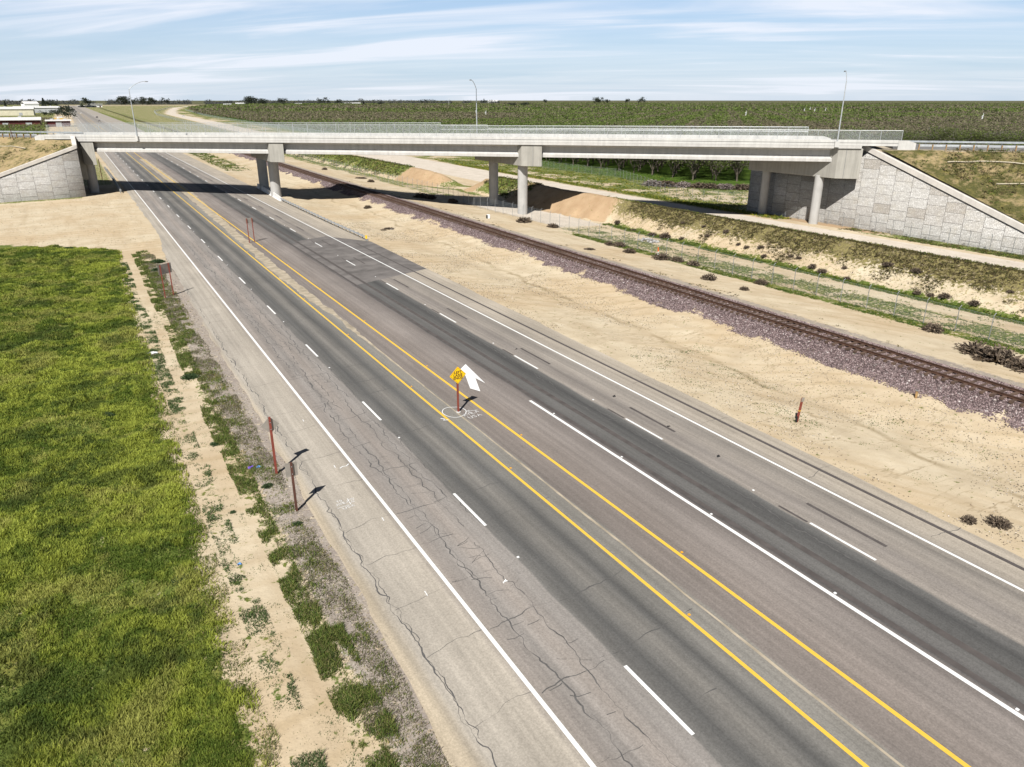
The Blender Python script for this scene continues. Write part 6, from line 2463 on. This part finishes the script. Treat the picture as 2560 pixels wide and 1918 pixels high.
def water_tank(px_, dist, h, label):
    x, y = px_ground(px_, dist)
    root = thing('wind_machine', (x, y, -1), label, 'wind machine', 'wind machines above the orchard')
    mb = MB()
    mb.tube([(0, 0, 0), (0, 0, h)], [0.28, 0.2], 8)
    mb.build('mast', MT['whitepaint'], root)
    mb = MB()
    mb.tube([(-0.5, 0, h), (0.9, 0, h + 0.1)], [0.45, 0.35], 8)
    mb.build('gearbox', MT['whitepaint'], root)
    mb = MB()
    for s in (-1, 1):
        mb.loft([[(0.95, -0.25, h), (1.02, -0.25, h), (1.02, 0.25, h), (0.95, 0.25, h)], [(0.95, -0.12, h + s * 2.6), (1.02, -0.12, h + s * 2.6), (1.02, 0.12, h + s * 2.6), (0.95, 0.12, h + s * 2.6)]])
    mb.build('blade', MT['whitepaint'], root)


for px_, dd_, h_, lb_ in [(1213, 900, 10, 'pale wind machine above the orchard just right of the middle lamp'), (1189, 1000, 9, 'thin wind machine above the orchard left of the middle lamp'), (2014, 1250, 11, 'pale wind machine left of the three in a row, right part of the orchard'),
                          (2028, 1400, 10, 'pale wind machine, middle of the row left of the right lamp'), (2040, 1250, 10, 'pale wind machine at the right of the row left of the right lamp'), (2067, 1300, 11, 'pale wind machine nearest the right lamp'),
                          (1868, 900, 9, 'pale wind machine standing by the visible orchard rows'), (2465, 800, 11, 'wind machine alone at the far right of the orchard'), (1122, 2600, 24, 'tall pale mast on the left of the orchard horizon')]:
    water_tank(px_, dd_, h_ if h_ > 20 else 7.2, lb_)


def car(x, y, rz, mat, label, z=RZ, L=4.6, van=False):
    root = thing('car', (x, y, z), label, 'car', 'vehicles far up the road', rz)
    w = 0.92
    prof = [(-L / 2, 0.35), (-L / 2, 0.85), (-L * 0.42, 0.98), (L * 0.22, 1.0), (L * 0.47, 0.82), (L / 2, 0.6), (L / 2, 0.35)]
    mb = MB()
    mb.loft([[(sx * w, a, b) for a, b in prof] for sx in (-1, 1)])
    mb.build('body', MT[mat], root, bevel=0.05)
    top = 1.9 if van else 1.5
    prof = [(-L * 0.44, 0.97), (-L * 0.34, top), (L * 0.04, top), (L * 0.2, 0.99)]
    mb = MB()
    mb.loft([[(sx * (w - 0.1), a, b) for a, b in prof] for sx in (-1, 1)])
    mb.build('cabin_glass', MT['glass'], root)
    mb = MB()
    mb.box((0, -L * 0.15, top + 0.02), (1.5, L * 0.36, 0.05))
    mb.build('roof', MT[mat], root)
    for sx in (-1, 1):
        for sy in (-0.31, 0.31):
            mb = MB()
            mb.tube([(sx * (w - 0.12), sy * L, 0.33), (sx * (w + 0.03), sy * L, 0.33)], 0.33, 12)
            mb.build('wheel', MT['black'], root)


car(16, 1600, math.pi, 'black', 'dark car farthest up the highway, in the left lanes')
car(20.5, 1370, math.pi, 'whitepaint', 'white pickup truck far up the highway')
car(31, 1030, 0, 'black', 'dark car far up the highway in the right lanes, behind the near one')
car(26.5, 836, 0, 'signback', 'grey car far up the highway, nearest to the overpass')
car(131, 1083, 0.1, 'whitepaint', 'white car driving on the curving dirt bed beyond the overpass', -0.45)


def machine():
    x, y = -6, 880
    root = thing('road_machine', (x, y, 0), 'yellow and white construction machine parked beside the far highway', 'machine', None, 0.3)
    mb = MB()
    mb.box((0, 0, 2.0), (9.0, 2.6, 1.6))
    mb.build('chassis', MT['yellowmachine'], root, bevel=0.1)
    mb = MB()
    mb.box((0.5, 0, 3.5), (4.4, 2.3, 1.5))
    mb.build('cab', MT['whitepaint'], root, bevel=0.1)
    for sx in (-3, 0, 3):
        for sy in (-1.35, 1.35):
            mb = MB()
            mb.tube([(sx, sy - 0.2, 0.75), (sx, sy + 0.2, 0.75)], 0.75, 14)
            mb.build('wheel', MT['black'], root)


machine()
